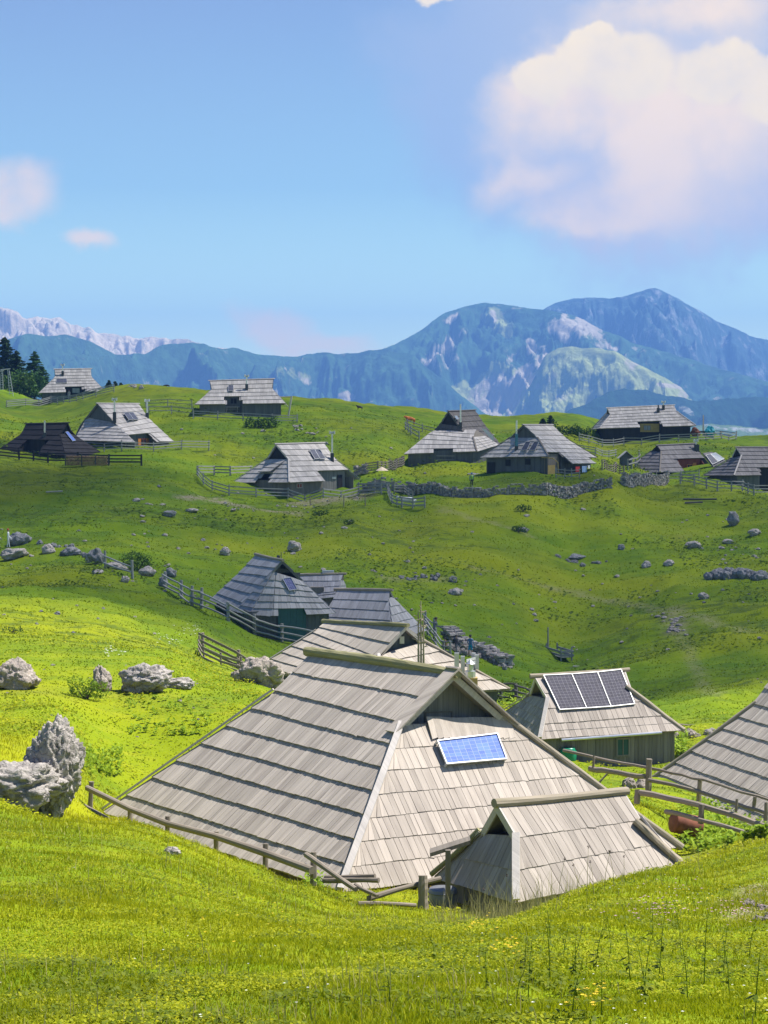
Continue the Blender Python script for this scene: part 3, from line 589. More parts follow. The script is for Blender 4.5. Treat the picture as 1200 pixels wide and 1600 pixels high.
m=MB(); gx=HUTS['M']; ax=nz(gx['R2']-gx['R1']); p=gx['R2']-ax*.4+[0,0,-.75]; m.box(p,(.25,.12,.4)); m.build('window',MT['alu'],H['root'])
# ---- round hut
h=HUTS['L']; ax=nz(h['R2']-h['R1'])
H=hut('L','rounded grey hut with one small tilted solar panel on its curved hip','shB',-15.2,nc=6,nh=6,wid=.32,lift=.08,th=.045,ridge='log',hip=None,inset=.1,wall='wallb',noslope=('F','H2'),gin=.5)
# rebuild the visible front corner as a fan of facets for the curved hip
px_=[(329,937),(350,948),(380,959),(412,966),(444,965.5)]
E1=h['E1F'];E2=h['E2F'];E3=h['E2B']
c1=E1+(E2-E1)*.72; c2=E2+(E3-E2)*.30
mid=.5*(.5*(c1+c2)+E2)
S=[Slope([h['R1'],h['G1F'],E1],[h['R2'],h['G2F'],c1]),Slope([h['G2F'],c1],[h['G2F']*.97+h['G2B']*.03,mid]),Slope([h['G2F']*.97+h['G2B']*.03,mid],[h['G2F']*.9+h['G2B']*.1,c2])]
m=MB(); shingle(m,S[0],6,.32,.08,.045,None,True,seed=5)
for i in(1,2):
    sl=S[i]; sl2=Slope([sl.L[0],sl.L[1]],[sl.R[0],sl.R[1]]); shingle(m,sl2,6,.32,.08,.045,None,True,seed=6+i)
sl=Slope([h['G2F']*.9+h['G2B']*.1,c2],[h['G2B'],E3]); shingle(m,sl,6,.32,.08,.045,(.12,.52,1),True,seed=9)
x=m.build('roof',MT['shB'],H['root']); H['S']['H2']=sl
q=[sl.px(441,906),sl.px(453,904),sl.px(463,922),sl.px(451,924)]
panel(H['root'],sl,None,0,0,MT['cells'],lift=.2,cornerq=q)
w=H['w']; m=MB(); wa=c2+(sl.R[1]-c2)*.10; wb=c2+(sl.R[1]-c2)*.55; inn=-nz([sl.n[0],sl.n[1],0]); m2=MB(); wall_panel(m2,wa+inn*.3,wb+inn*.3,-15.8,sl.L[1][2]+.5,sl.L[1][2]+.5,.2); m2.build('door',MT['teal'],H['root'])
m=MB(); p=.5*(h['G2F']+h['G2B'])*.5+h['R2']*.5-ax*.46; m.box(p+[0,0,.1],(.35,.12,.3)); m.build('gable_vent',MT['dark'],H['root'])
m=MB(); p=unproj(435,878,146.); m.box(p,(.22,.2,.9)); m.tube([p+[.2,0,0],p+[.2,0,.7]],.03,6); m.build('chimney',MT['metald'],H['root'])
# ---- J and K
H=hut('J','blue grey shingled hut between the rounded hut and the people at the gate','shB',-18.3,nc=5,nh=5,wid=.3,lift=.07,th=.04,ridge='log',hip=None,inset=.1,wall='wallb')
H=hut('K','small open-gabled shed peeking out behind the rounded hut','shB',-16.6,nc=4,nh=3,wid=.3,lift=.06,th=.04,ridge='log',hip=None,inset=.1,wall='wall',name='shed',cat='shed')
m=MB(); p=H['S']['F'].px(495,922); m.box(p+[0,0,-.2],(1.1,.7,.9)); m.build('dormer',MT['wall'],H['root'])
m=MB(); p=H['S']['B'].ft(.35,.1); m.box(p+[0,0,.3],(.9,.3,.35)); m.tube([p+[-.2,0,-.3],p+[-.2,0,.3]],.05,6); m.tube([p+[.2,0,-.3],p+[.2,0,.3]],.05,6); m.build('chimney',MT['alu'],H['root'])
# ---- Q partial right
H=hut('Q','large brown-grey hut cut off by the right edge, behind the log fence','shN',-14.9,nc=9,nh=7,wid=.17,lift=.065,th=.035,ridge='log',hip=None,hiplog=('G1F',),inset=.08,wall='wall')
# ---- far huts
def far(key,label,sh,below,**k):
    return hut(key,label,sh,zfoot(key,below),wid=k.pop('wid',.42),lift=.09,th=.05,**k)
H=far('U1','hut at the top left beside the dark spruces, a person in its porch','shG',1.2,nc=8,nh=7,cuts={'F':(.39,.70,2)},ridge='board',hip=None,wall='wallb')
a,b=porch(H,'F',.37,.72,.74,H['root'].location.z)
wall_rect(H['root'],a,b,113,606.5,124.5,614,MT['pane'],'window',.06,MT['teal'])
s=H['S']['F']; panel(H['root'],s,None,0,0,MT['celld'],lift=.2,cornerq=[s.px(88.5,593),s.px(104,593),s.px(104.5,599),s.px(88.5,599)]); chimney(H['root'],s,98,587,'box',1.9)
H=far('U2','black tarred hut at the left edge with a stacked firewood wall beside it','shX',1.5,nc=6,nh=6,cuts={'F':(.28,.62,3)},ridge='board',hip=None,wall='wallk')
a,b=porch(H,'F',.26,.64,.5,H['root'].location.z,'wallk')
s=H['S']['F']; chimney(H['root'],s,70,681,'pipe',1.9,cap=False)
s=H['S']['H2']; panel(H['root'],s,None,0,0,MT['cellb'],lift=.2,cornerq=[s.px(101,677),s.px(105,676),s.px(117,690),s.px(112,691)])
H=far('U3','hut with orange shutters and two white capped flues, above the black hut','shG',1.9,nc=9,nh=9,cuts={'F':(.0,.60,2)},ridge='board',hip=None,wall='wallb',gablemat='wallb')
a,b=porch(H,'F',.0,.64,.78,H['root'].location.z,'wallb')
wall_rect(H['root'],a,b,215,685,219,696,MT['orange'],'shutter',.06); wall_rect(H['root'],a,b,219.3,686,227,696,MT['dark'],'window',.05,MT['brownred']); wall_rect(H['root'],a,b,227.3,685,232,696,MT['orange'],'shutter',.06)
wall_rect(H['root'],a,b,235,682.5,247,700,MT['door'],'door',.06)
s=H['S']['F']; chimney(H['root'],s,179,654,'box',2.4); chimney(H['root'],s,230,655,'box',2.4)
for (x0,x1) in((192,199),(200,207)): panel(H['root'],s,None,0,0,MT['celld'],lift=.2,cornerq=[s.px(x0,646.5),s.px(x1,646.5),s.px(x1+8,657),s.px(x0+8,657.5)])
H=far('U4','hut on the hill crest with dark square porch, skylight and one thin flue','shG',2.1,nc=6,nh=6,cuts={'F':(.32,.525,2)},ridge='board',hip=None,wall='wallb')
a,b=porch(H,'F',.30,.54,.66,H['root'].location.z,'wallb')
wall_rect(H['root'],a,b,360,622,370,631,MT['dark'],'window',.06,MT['wallb'])
s=H['S']['F']; panel(H['root'],s,None,0,0,MT['celld'],lift=.25,name='skylight',cornerq=[s.px(357,604),s.px(364.5,604),s.px(364.5,612.5),s.px(357,612.5)]); chimney(H['root'],s,385.5,609,'box',2.0)
H=far('U5','meadow hut with a dormer on its left hip, inside curved rail fences','shG',2.0,nc=7,nh=5,cuts={'F':(.5,1.0,2),'H1':(.40,.62,2)},ridge='board',hip='trim',wall='wall',gablemat='wallk')
a,b=porch(H,'F',.5,.98,.72,H['root'].location.z,'wallg')
wall_rect(H['root'],a,b,527,742,534,765,MT['dark'],'door',.06); wall_rect(H['root'],a,b,518,745,524,748,MT['alu'],'meter_box',.06)
w=H['w']; wall_rect(H['root'],w['E1F'],w['E2F'],463,756,471,762,MT['brownred'],'window',.05,MT['trim'])
s=H['S']['H1']; m=MB(); A=s.px(440,717.5);B=s.px(443,722);
q=[s.px(430,718)+s.n*.1,s.px(446,720)+s.n*.1,s.px(446,720)+(s.px(423,744)-s.px(446,720))*1.0+[0,0,.55],s.px(428,718)+(s.px(403,744)-s.px(428,718))+[0,0,.55]]
sd=Slope([q[0],q[3]],[q[1],q[2]]); shingle(m,sd,3,.42,.08,.05,seed=3); m.build('dormer',MT['shG'],H['root'])
s=H['S']['F']; chimney(H['root'],s,519,719,'box',3.2)
for x0 in(482,490.5): panel(H['root'],s,None,0,0,MT['celld'],lift=.25,cornerq=[s.px(x0,705),s.px(x0+7.5,704.5),s.px(x0+16,718.5),s.px(x0+8.5,719.5)])
# U6 with its annex
H=far('U6','tall hut with dark upper roof and a paler grey annex roof sweeping down in front','shV',1.9,nc=8,nh=7,ridge='board',hip=None,wall='wallb',gablemat='wallk')
s=H['S']['F']; chimney(H['root'],s,719.5,664.5,'pipe',2.9,cap=False); panel(H['root'],s,None,0,0,MT['pane'],lift=.15,name='skylight',cornerq=[s.px(709,651),s.px(713,651),s.px(716,656),s.px(712,656)])
dA=277.
def up_(u,v,d): return unproj(u,v,d)
an={'R1':up_(678,673,281),'R2':up_(744,671,281),'G1F':up_(672,676,280),'G2F':up_(739,683,278.5),'G2B':up_(758,681,283),'G1B':up_(674,676,284),'E1F':up_(631,709.5,275.5),'E2F':up_(745,705.5,275),'E2B':up_(779,695,284),'E1B':up_(640,707,288)}
HUTS['U6a']=an
S6=dict(F=Slope([an['R1'],an['G1F'],an['E1F']],[an['R2'],an['G2F'],an['E2F']]),H2=Slope([an['G2F'],an['E2F']],[an['G2B'],an['E2B']]))
m=MB(); shingle(m,S6['F'],6,.42,.09,.05,(.41,.68,1),seed=4); shingle(m,S6['H2'],5,.42,.09,.05,seed=8); m.build('annex_roof',MT['shG'],H['root'])
m=MB(); m.slab([an['R2'],an['R2']+[0,4,-.3],an['G2B'],an['G2F']],[0,0,1],.05); 
dd=nz(an['E2F']-an['G2F']); m.box((an['E2F']+an['G2F'])/2+[0,-.1,.1],(np.linalg.norm(an['E2F']-an['G2F']),.2,.08),(dd,nz(np.cross(dd,[0,0,1])),nz(np.cross(nz(np.cross(dd,[0,0,1])),dd)))); m.build('annex_trim',MT['wall'],H['root'])
m=MB(); zb=min(an['E1F'][2],an['E2F'][2])-2.2
iw=[an['E1F']+[.6,.5,0],an['E2F']+[-.5,.5,0],an['E2B']+[-.5,-.3,0],an['E1B']+[.6,0,0]]
wall_panel(m,iw[0],iw[1],zb-.5,iw[0][2]+.3,iw[1][2]+.3); wall_panel(m,iw[1],iw[2],zb-.5,iw[1][2]+.3,iw[2][2]+.3); wall_panel(m,iw[3],iw[0],zb-.5,iw[3][2]+.3,iw[0][2]+.3); m.build('annex_wall',MT['wallb'],H['root'])
m=MB(); 
for vv in(713,719): 
    a=unproj(682,vv,275.2);b=unproj(710,vv+.2,275.2); m.slab([a+[0,0,.12],b+[0,0,.12],b,a],[0,-1,0],.05)
m.build('porch_rail',MT['wallg'],H['root'])
m=MB(); m.slab([unproj(752,669,279),unproj(760,671,279),unproj(772,683,279),unproj(771,690,279)],[0,-1,.2],.1); m.build('white_sheet',MT['alu'],H['root'])
tag(H['root'],'tall hut with dark upper roof and a paler grey annex roof sweeping down in front')
# U7
H=far('U7','hut with a blue flue and laundry under its eave, inside the dry stone wall','shG',2.5,nc=7,nh=5,cuts={'F':(0.,.30,1)},ridge='board',hip='wall',wall='wallb',gablemat='wallb')
s=H['S']['F']; m=MB(); q=[s.px(880,712),s.px(914,712),s.px(931,724),s.px(894,724.5)]; shingle(m,Slope([q[0],q[3]],[q[1],q[2]]),2,.42,.09,.05,seed=3); m.build('eave_extension',MT['shG'],H['root'])
a,b=porch(H,'F',.0,.9,.9,H['root'].location.z,'wall')
wall_rect(H['root'],a,b,855,727,866,744,MT['ochre'],'door',.06)
w=H['w']
for (x0,x1,v0,v1,mt,nm) in((790,798,718,728,'wallk','window'),(821,829,717,726,'wallk','window'),(762,774,722,746,'wallk','door')):
    wall_rect(H['root'],w['E1B'],w['E1F'],x0,v0,x1,v1,MT[mt],nm,.03)
s=H['S']['H1']
for x0 in(816,829): panel(H['root'],s,None,0,0,MT['celld'],lift=.25,cornerq=[s.px(x0+7,692.5),s.px(x0+14,693),s.px(x0+8,705.5),s.px(x0-1,705.5)])
chimney(H['root'],s,807,702,'pipe',3.6,cap=False)
m=MB(); p=s.px(807,702); m.tube([p+[0,0,.3],p+[0,0,1.9]],.2,10); m.build('blue_flue_jacket',plain('blue_sheet',(.06,.17,.24),.4,.4),H['root'])
# U8
H=far('U8','long hut on the right skyline with ochre boarded window under a raised eave','shG',1.4,nc=7,nh=6,cuts={'F':(.41,.66,2)},ridge='board',hip='trim',wall='wallk',gablemat='wallk')
a,b=porch(H,'F',.40,.67,.72,H['root'].location.z,'wallk')
wall_rect(H['root'],a,b,1000,662,1030,675,MT['ochre'],'board_panel',.03)
for x0 in(1006,1011.5): wall_rect(H['root'],a,b,x0,665,x0+4.5,672,MT['pane'],'window',.11,MT['wallg'])
s=H['S']['F']; chimney(H['root'],s,1028.5,645,'box',1.3,cap=False); chimney(H['root'],s,1036.5,641,'box',1.3)
H=far('U9','dark shingled hut with red-brown recessed front, behind the short stone wall','shD',1.0,nc=6,nh=6,cuts={'F':(.42,1.0,3)},ridge='board',hip='wall',wall='wallk',gablemat='wallk')
a,b=porch(H,'F',.42,.95,.52,H['root'].location.z,'brownred')
wall_rect(H['root'],a,b,1073,726,1081,732,MT['dark'],'window',.06,MT['orange']); wall_rect(H['root'],a,b,1082,723,1087,737,MT['orange'],'shutter',.06)
s=H['S']['F']; chimney(H['root'],s,1087,704,'box',1.3); chimney(H['root'],s,1090,704,'box',.9,cap=False)
m=MB(); q=[unproj(1098,708,282),unproj(1112,706,283),unproj(1133,720,282),unproj(1114,730,280)]; sl=Slope([q[0],q[3]],[q[1],q[2]]); shingle(m,sl,3,.42,.09,.05,seed=2)
m.build('porch_roof',MT['shD'],H['root'])
panel(H['root'],sl,None,0,0,MT['celld'],lift=.25,cornerq=[sl.ft(.0,.25),sl.ft(.45,.25),sl.ft(.45,.9),sl.ft(.0,.9)]); panel(H['root'],sl,None,0,0,MT['pane'],lift=.25,name='roof_window',cornerq=[sl.ft(.5,.25),sl.ft(.98,.25),sl.ft(.98,.9),sl.ft(.5,.9)])
H=far('U10','dark grey hut cut off by the right edge on the upper meadow','shD',1.7,nc=7,nh=6,cuts={'F':(.32,.8,2)},ridge='board',hip='trim',wall='wallb',gablemat='wallk')
porch(H,'F',.32,.8,.72,H['root'].location.z,'wallk')
# tiny shed by the fence
g=onground(978,728,283.); root=empty('tool_shed',g); tag(root,'tiny lone shed with pale gable roof between the two upper right huts','shed')
m=MB()
for a,b in(((-1,-1),(1,-1)),((1,-1),(1,1)),((1,1),(-1,1)),((-1,1),(-1,-1))): wall_panel(m,g+[a[0]*.8,a[1]*.8,0],g+[b[0]*.8,b[1]*.8,0],g[2]-.4,g[2]+1.3,None,.3)
m.slab([g+[-.8,-.82,1.3],g+[0,-.82,2.0],g+[.8,-.82,1.3],g+[0,-.82,1.25]],[0,-1,0],.05)
m.build('wall',MT['wallb'],root); m=MB()
for sg in(-1,1): 
    q=[g+[0,-1.1,2.1],g+[0,1.1,2.1],g+[sg*1.15,1.1,1.1],g+[sg*1.15,-1.1,1.1]]; m.slab(q if sg<0 else [q[1],q[0],q[3],q[2]],nz([sg*.7,0,.7]),.06)
m.build('roof',MT['shG'],root)
# ------------------------------------------------------------------ ground sheet
def inquad(x,y,h,f=0.):
    w=inset_quad(h,f); P=[w[k][:2] for k in('E1F','E2F','E2B','E1B')]; r=np.ones(x.shape,bool); sg=0
    ar=sum(P[i][0]*P[(i+1)%4][1]-P[(i+1)%4][0]*P[i][1] for i in range(4)); sg=1 if ar>0 else -1
    for i in range(4):
        a,b=P[i],P[(i+1)%4]; r&=sg*((b[0]-a[0])*(y-a[1])-(b[1]-a[1])*(x-a[0]))>0
    return r
rr=np.concatenate([[.05,1,2.5,5],np.exp(np.linspace(math.log(8),math.log(420),760)),np.exp(np.linspace(math.log(425),math.log(950),40))])
tc=np.linspace(-.21,.21,520); ts=np.linspace(.215,math.pi,60)**1
th=np.concatenate([-ts[::-1],tc,ts[:-1]])
RR,TH=np.meshgrid(rr,th,indexing='ij'); X=RR*np.sin(TH); Y=RR*np.cos(TH); Z=ground(X,Y)
nr,nt_=RR.shape
me=bpy.data.meshes.new('pasture_ground'); i=np.arange(nr-1)[:,None]*nt_; j=np.arange(nt_)[None]
j2=(j+1)%nt_; q=np.stack([i+j,i+j2,i+nt_+j2,i+nt_+j],-1).reshape(-1,4)
def fastmesh(me,V,Q,smooth=True):
    k=Q.shape[1]; me.vertices.add(len(V)); me.vertices.foreach_set('co',np.ascontiguousarray(V,np.float32).ravel())
    me.loops.add(Q.size); me.loops.foreach_set('vertex_index',Q.astype(np.int32).ravel())
    me.polygons.add(len(Q)); me.polygons.foreach_set('loop_start',(np.arange(len(Q))*k).astype(np.int32)); me.polygons.foreach_set('loop_total',np.full(len(Q),k,np.int32))
    if smooth: me.polygons.foreach_set('use_smooth',np.ones(len(Q),bool))
    me.update(calc_edges=True); 
V=np.stack([X,Y,Z],-1).reshape(-1,3)
fastmesh(me,V,q[:,::-1])
# worn paths: bare attribute from world polylines lying on the ground
def pathmask(pts,w):
    P=[hit(u,v)[:2] for u,v in pts]; d=np.full(len(V),1e9)
    for a,b in zip(P[:-1],P[1:]):
        ab=b-a; t=np.clip(((V[:,:2]-a)@ab)/(ab@ab+1e-9),0,1); d=np.minimum(d,np.linalg.norm(V[:,:2]-(a+t[:,None]*ab),axis=1))
    return np.clip(1.3-d/w,0,1)
bare=np.zeros(len(V))
for pts,w,s_ in(([(285,780),(340,782),(400,796),(460,803)],1.1,.9),([(470,785),(510,783),(560,778)],2.2,.8),([(690,795),(760,815),(830,840)],.8,.35),([(1050,950),(1060,990)],1.2,.45),([(1060,990),(1085,1040),(1120,1085)],.6,.3),([(740,890),(900,925),(1010,950),(1200,985)],.8,.4),([(600,905),(700,905)],.8,.4),([(1160,1405),(1200,1440)],.5,.8),([(1170,1385),(1200,1400)],.3,.8),([(1050,1345),(1110,1340)],.9,.6)):
    bare=np.maximum(bare,pathmask(pts,w)*s_)
a=me.attributes.new('bare','FLOAT','POINT'); a.data.foreach_set('value',bare.astype(np.float32))
me.materials.append(MT['turf']); go=bpy.data.objects.new('pasture_ground',me); COL.objects.link(go); tag(go,kind='structure')
# ------------------------------------------------------------------ grass blades
def blades(N,r0,r1,hfun,wfun,mat,name,label,thm=.205,mask=None,lean=.8):
    r=np.exp(rng.uniform(math.log(r0),math.log(r1),N)); t=rng.uniform(-thm,thm,N); x=r*np.sin(t); y=r*np.cos(t)
    keep=np.ones(N,bool)
    for k,h in HUTS.items():
        if len(h)>=10: keep&=~inquad(x,y,h,.0)
    if mask is not None: keep&=mask(x,y,r,t)
    x,y,r=x[keep],y[keep],r[keep]; n=len(x); z=ground(x,y)-.01
    hh=hfun(r)*rng.uniform(.45,1.25,n)*(1+.6*np.clip(fbm(x/1.3,y/1.3,3,21),-.6,1)); w=wfun(r)*rng.uniform(.6,1.2,n)
    a=rng.uniform(0,2*math.pi,n); b=rng.uniform(0,2*math.pi,n); L=hh*rng.uniform(.1,1.,n)*lean
    dx,dy=np.cos(a)*w*.5,np.sin(a)*w*.5; lx,ly=np.cos(b)*L,np.sin(b)*L
    P=np.zeros((n,5,3)); 
    P[:,0]=np.stack([x-dx,y-dy,z],1);P[:,1]=np.stack([x+dx,y+dy,z],1)
    P[:,2]=np.stack([x-dx*.7+lx*.35,y-dy*.7+ly*.35,z+hh*.6],1);P[:,3]=np.stack([x+dx*.7+lx*.35,y+dy*.7+ly*.35,z+hh*.6],1)
    P[:,4]=np.stack([x+lx,y+ly,z+hh*.95],1)
    b_=np.arange(n)[:,None]*5
    T=np.concatenate([b_+np.array([[0,1,3]]),b_+np.array([[0,3,2]]),b_+np.array([[2,3,4]])])
    me=bpy.data.meshes.new(name); fastmesh(me,P.reshape(-1,3),T,True)
    at=me.attributes.new('pv','FLOAT','POINT'); pvv=np.clip(rng.random(n)*.93+.10*(rng.random(n)<.3*np.clip(.4+fbm(x/2.5,y/2.5,3,33),0,1)),0,1)
    at.data.foreach_set('value',np.repeat(pvv,5).astype(np.float32))
    me.materials.append(MT[mat]); o=bpy.data.objects.new(name,me); COL.objects.link(o); tag(o,label,name.replace('_',' '),kind='stuff'); return o
def leaves(N,r0,r1,size,mat,name,label,thr,seed,hgt=.03,cell=1.6):
    r=np.exp(rng.uniform(math.log(r0),math.log(r1),N)); t=rng.uniform(-.21,.21,N); x=r*np.sin(t); y=r*np.cos(t)
    k=fbm(x/cell,y/cell,3,seed)>thr+rng.uniform(-.12,.12,N); x,y,r=x[k],y[k],r[k]; n=len(x); z=ground(x,y)+rng.uniform(0,hgt,n)*(1+.02*r)
    s=size*rng.uniform(.6,1.4,n)*(1+r*.012); a=rng.uniform(0,6.283,n); b=rng.uniform(-.2,.7,n)
    d=np.stack([np.cos(a)*np.cos(b),np.sin(a)*np.cos(b),np.sin(b)],1)*s[:,None]; q=np.stack([-np.sin(a),np.cos(a),rng.uniform(-.4,.4,n)],1)*s[:,None]*.42; o=np.stack([x,y,z],1)
    P=np.stack([o,o+d*.55-q,o+d,o+d*.55+q],1); me=bpy.data.meshes.new(name); fastmesh(me,P.reshape(-1,3),np.arange(n*4).reshape(-1,4),False)
    at=me.attributes.new('pv','FLOAT','POINT'); at.data.foreach_set('value',np.repeat(rng.random(n),4).astype(np.float32)); me.materials.append(MT[mat]); ob=bpy.data.objects.new(name,me); COL.objects.link(ob); tag(ob,label,'leaves',kind='stuff')
leaves(260000,10,48,.021,'clover','clover_leaves','low clover and herb leaves mixed into the near turf',.05,71,.04,1.1)
leaves(90000,10,48,.032,'weed','herb_rosettes','darker patches of broad herb leaves in the near turf',.38,91,.05,.7)
leaves(80000,45,110,.05,'clover','slope_herbs','patches of herb leaves on the sunny slope',.32,77,.06,3.)
leaves(50000,105,330,.09,'heath','heath_tufts','dark rough tufts and dwarf heath on the far slope',.42,123,.10,11.)
blades(16000,10,44,lambda r:.08+.001*r,lambda r:.008+.00022*r,'clover','coarse_grass','clumps of taller deep green grass in the near turf',mask=lambda x,y,r,t:fbm(x/1.8,y/1.8,3,210)>.22+rng.uniform(-.1,.1,len(x)),lean=.7)
def bm_(x,y,r,t):
    return rng.random(len(x))>np.clip(1.0-np.abs(t)*0,0,1)*0
GD=1.0
blades(int(330000*GD),9.5,62,lambda r:.045+.0008*r,lambda r:.008+.00024*r,'grass','grass','short yellow-green grass covering the foreground slope')
blades(int(120000*GD),60,330,lambda r:.02+.0004*r,lambda r:.02+.0006*r,'meadow','meadow_grass','rough tussocky grass covering the far meadow',thm=.2,lean=.8)
# taller seeding grass by the shed and scattered over the foreground
def tallmask(x,y,r,t):
    u=600+F*np.tan(t); d=np.abs(u-790)/130.
    return (rng.random(len(x))<np.clip(1.1-d,0.02,1))
blades(9000,33,45,lambda r:.50+0*r,lambda r:.010+0*r,'straw','tall_grass','tall dry seeding grass in front of the small shed',mask=tallmask,lean=.5)
def fm(x,y,r,t): return rng.random(len(x))<np.clip(.25+fbm(x/2,y/2,2,50),0,1)
blades(2600,12,40,lambda r:.22+0*r,lambda r:.006+.0001*r,'straw','seed_stalks','thin seed stalks standing in the foreground grass',mask=fm,lean=.35)
# ------------------------------------------------------------------ leaves, bushes, trees
def leafcloud(mb,c,rad,n,size,lump=.35,flat=1.,seed=0,inner=.55):
    rd=random.Random(seed); c=np.asarray(c,float)
    for _ in range(n):
        v=nz([rd.gauss(0,1),rd.gauss(0,1),rd.gauss(0,1)]); 
        k=1+lump*noise.noise(Vector((v*1.8).tolist())+Vector((seed,0,0)))*2.2
        p=c+v*np.asarray(rad)*k*(rd.uniform(inner,1)**.6)
        if p[2]<c[2]-rad[2]*.75: continue
        a=nz([rd.gauss(0,1),rd.gauss(0,1),rd.gauss(0,1)*flat]); b=nz(np.cross(a,[rd.gauss(0,1),rd.gauss(0,1),rd.gauss(0,1)])); s=size*rd.uniform(.6,1.3)
        mb.add([p-a*s,p-b*s*.5,p+a*s,p+b*s*.5],[(0,1,2,3)],[(0,0)]*4,rd.random())
def shrub(u,v,d,w,h,label,n=900,mat='bush',size=.12,name='shrub',cat='shrub',group=None):
    g=onground(u,v,d) if d else hit(u,v); root=empty(name,g); tag(root,label,cat,group)
    m=MB(); k=max(1,int(w/h+.5)); sd=int(u*7+v)
    for i in range(k):
        ox=(i-(k-1)/2)*w/k; leafcloud(m,g+[ox,0,h*.42],(w/k*.62,w/k*.5,h*random.Random(sd+i).uniform(.5,.68)),n//k,size,.4,seed=sd+i)
    m.build('foliage',MT[mat],root)
    m=MB()
    for i in range(5): m.tube([g+[0,0,-.1],g+[random.uniform(-.3,.3)*w,random.uniform(-.2,.2),h*.5]],[.04,.015],5)
    m.build('stem',MT['bark'],root)
def conifer(u,vt,vb,d,label,wf=.28,mat='needle',n=5200,name='spruce_tree',cat='tree',group=None,seed=0):
    b=unproj(u,vb,d); t=unproj(u,vt,d); h=t[2]-b[2]; g=b.copy(); rd=random.Random(seed+int(u*3))
    root=empty(name,g); tag(root,label,cat,group)
    m=MB(); m.tube([g+[0,0,-1],g+[0,0,h*.5],g+[0,0,h*.97]],[h*.018+.05,h*.012+.03,.02],8); m.build('trunk',MT['bark'],root)
    m=MB(); nb=int(14+h*2.2)*4; per=max(8,n//nb)
    for i in range(nb):
        f=(i/nb)**.85; z=h*(.06+.93*f); L=h*wf*(1-f)**.65*rd.uniform(.65,1.15)+.1; an=rd.uniform(0,6.283)
        dr=np.array([math.cos(an),math.sin(an),0])
        for j in range(per):
            s=rd.random()**.7; p=g+dr*L*s+np.array([0,0,z-L*.28*s+L*.12*s*s*1.5]); sp=.16*L*(1-s*.5)+.08
            p=p+np.array([rd.gauss(0,sp*.5),rd.gauss(0,sp*.5),rd.gauss(0,sp*.22)])
            a=nz(dr+np.array([rd.gauss(0,.5),rd.gauss(0,.5),rd.gauss(-.25,.3)])); b2=nz(np.cross(a,[rd.gauss(0,.4),rd.gauss(0,.4),1])); q=rd.uniform(.12,.3)*(.5+h/16)
            m.add([p-a*q,p-b2*q*.45,p+a*q,p+b2*q*.45],[(0,1,2,3)],[(0,0)]*4,rd.random())
    m.build('crown',MT[mat],root)
conifer(8,527,625,420,'tallest dark spruce at the far left edge, its top against the pale peaks',.42,n=22000,seed=1)
conifer(-14,540,625,424,'dark spruce standing partly outside the left edge',.42,n=12000,seed=2)
conifer(26,548,622,416,'dark spruce right of the tallest spruce, behind the small pylon',.42,n=14000,seed=3)
conifer(54,549,622,405,'slim pale green larch left of the top left hut',.34,'needle2',9000,'larch_tree',seed=4)
conifer(66,572,622,402,'short pale green larch next to the wall of the top left hut',.45,'needle2',8000,'larch_tree',seed=5)
for i,(u,vt,lb) in enumerate(((170,594,'leftmost of the small firs on the skyline right of the top left hut'),(180,596,'middle one of the small firs on the skyline'),(189,598,'small fir on the skyline between the two others'),(197,601,'rightmost and lowest of the small firs on the skyline'))):
    conifer(u,vt,614,395+i*3,lb,.4,n=3000,name='fir_tree',group='small firs on the skyline',seed=10+i)
conifer(848,654,668,340,'smaller of the two little firs right of the ridge of the laundry hut',.5,n=2500,name='fir_tree',seed=20)
conifer(860,649,668,341,'taller of the two little firs right of the ridge of the laundry hut',.45,n=3000,name='fir_tree',seed=21)
shrub(46,622,400,6.5,5.2,'broad green bush below the larches at top left',2600,'needle2',.28,'bush','bush')
shrub(30,626,396,4.5,3.8,'darker round bush at the foot of the left spruces',1800,'bush',.28,'bush','bush')
shrub(408,670,None,4.8,1.6,'low dark green juniper below the crest hut fence',1500,'bush',.14)
shrub(215,892,None,1.9,1.6,'dark round juniper bush beside the rail fence posts',1500,'bush',.08)
shrub(135,1092,None,1.3,.75,'loose green shrub in front of the small pointed rock',1400,'herb',.045)
shrub(885,668,325,4.5,1.6,'dark dwarf pine at the left of the grassy hump on the skyline',1200,'bush',.16)
shrub(908,666,328,4.0,1.4,'dark dwarf pine at the right of the grassy hump on the skyline',1200,'bush',.16)
shrub(500,806,None,1.6,.6,'flat dark cushion shrub right of the rubble bank',500,'bush',.08)
shrub(545,820,None,1.0,.5,'tiny dark cushion shrub below the pen',300,'bush',.08)
shrub(818,800,None,1.6,.6,'small dark shrub under the long stone wall',400,'bush',.08)
shrub(20,990,None,1.,.35,'tiny dark tuft shrub on the sunny left slope',200,'bush',.05)
shrub(810,835,None,1.3,.7,'low dark shrub on the slope left of the upper rocks',500,'bush',.08)
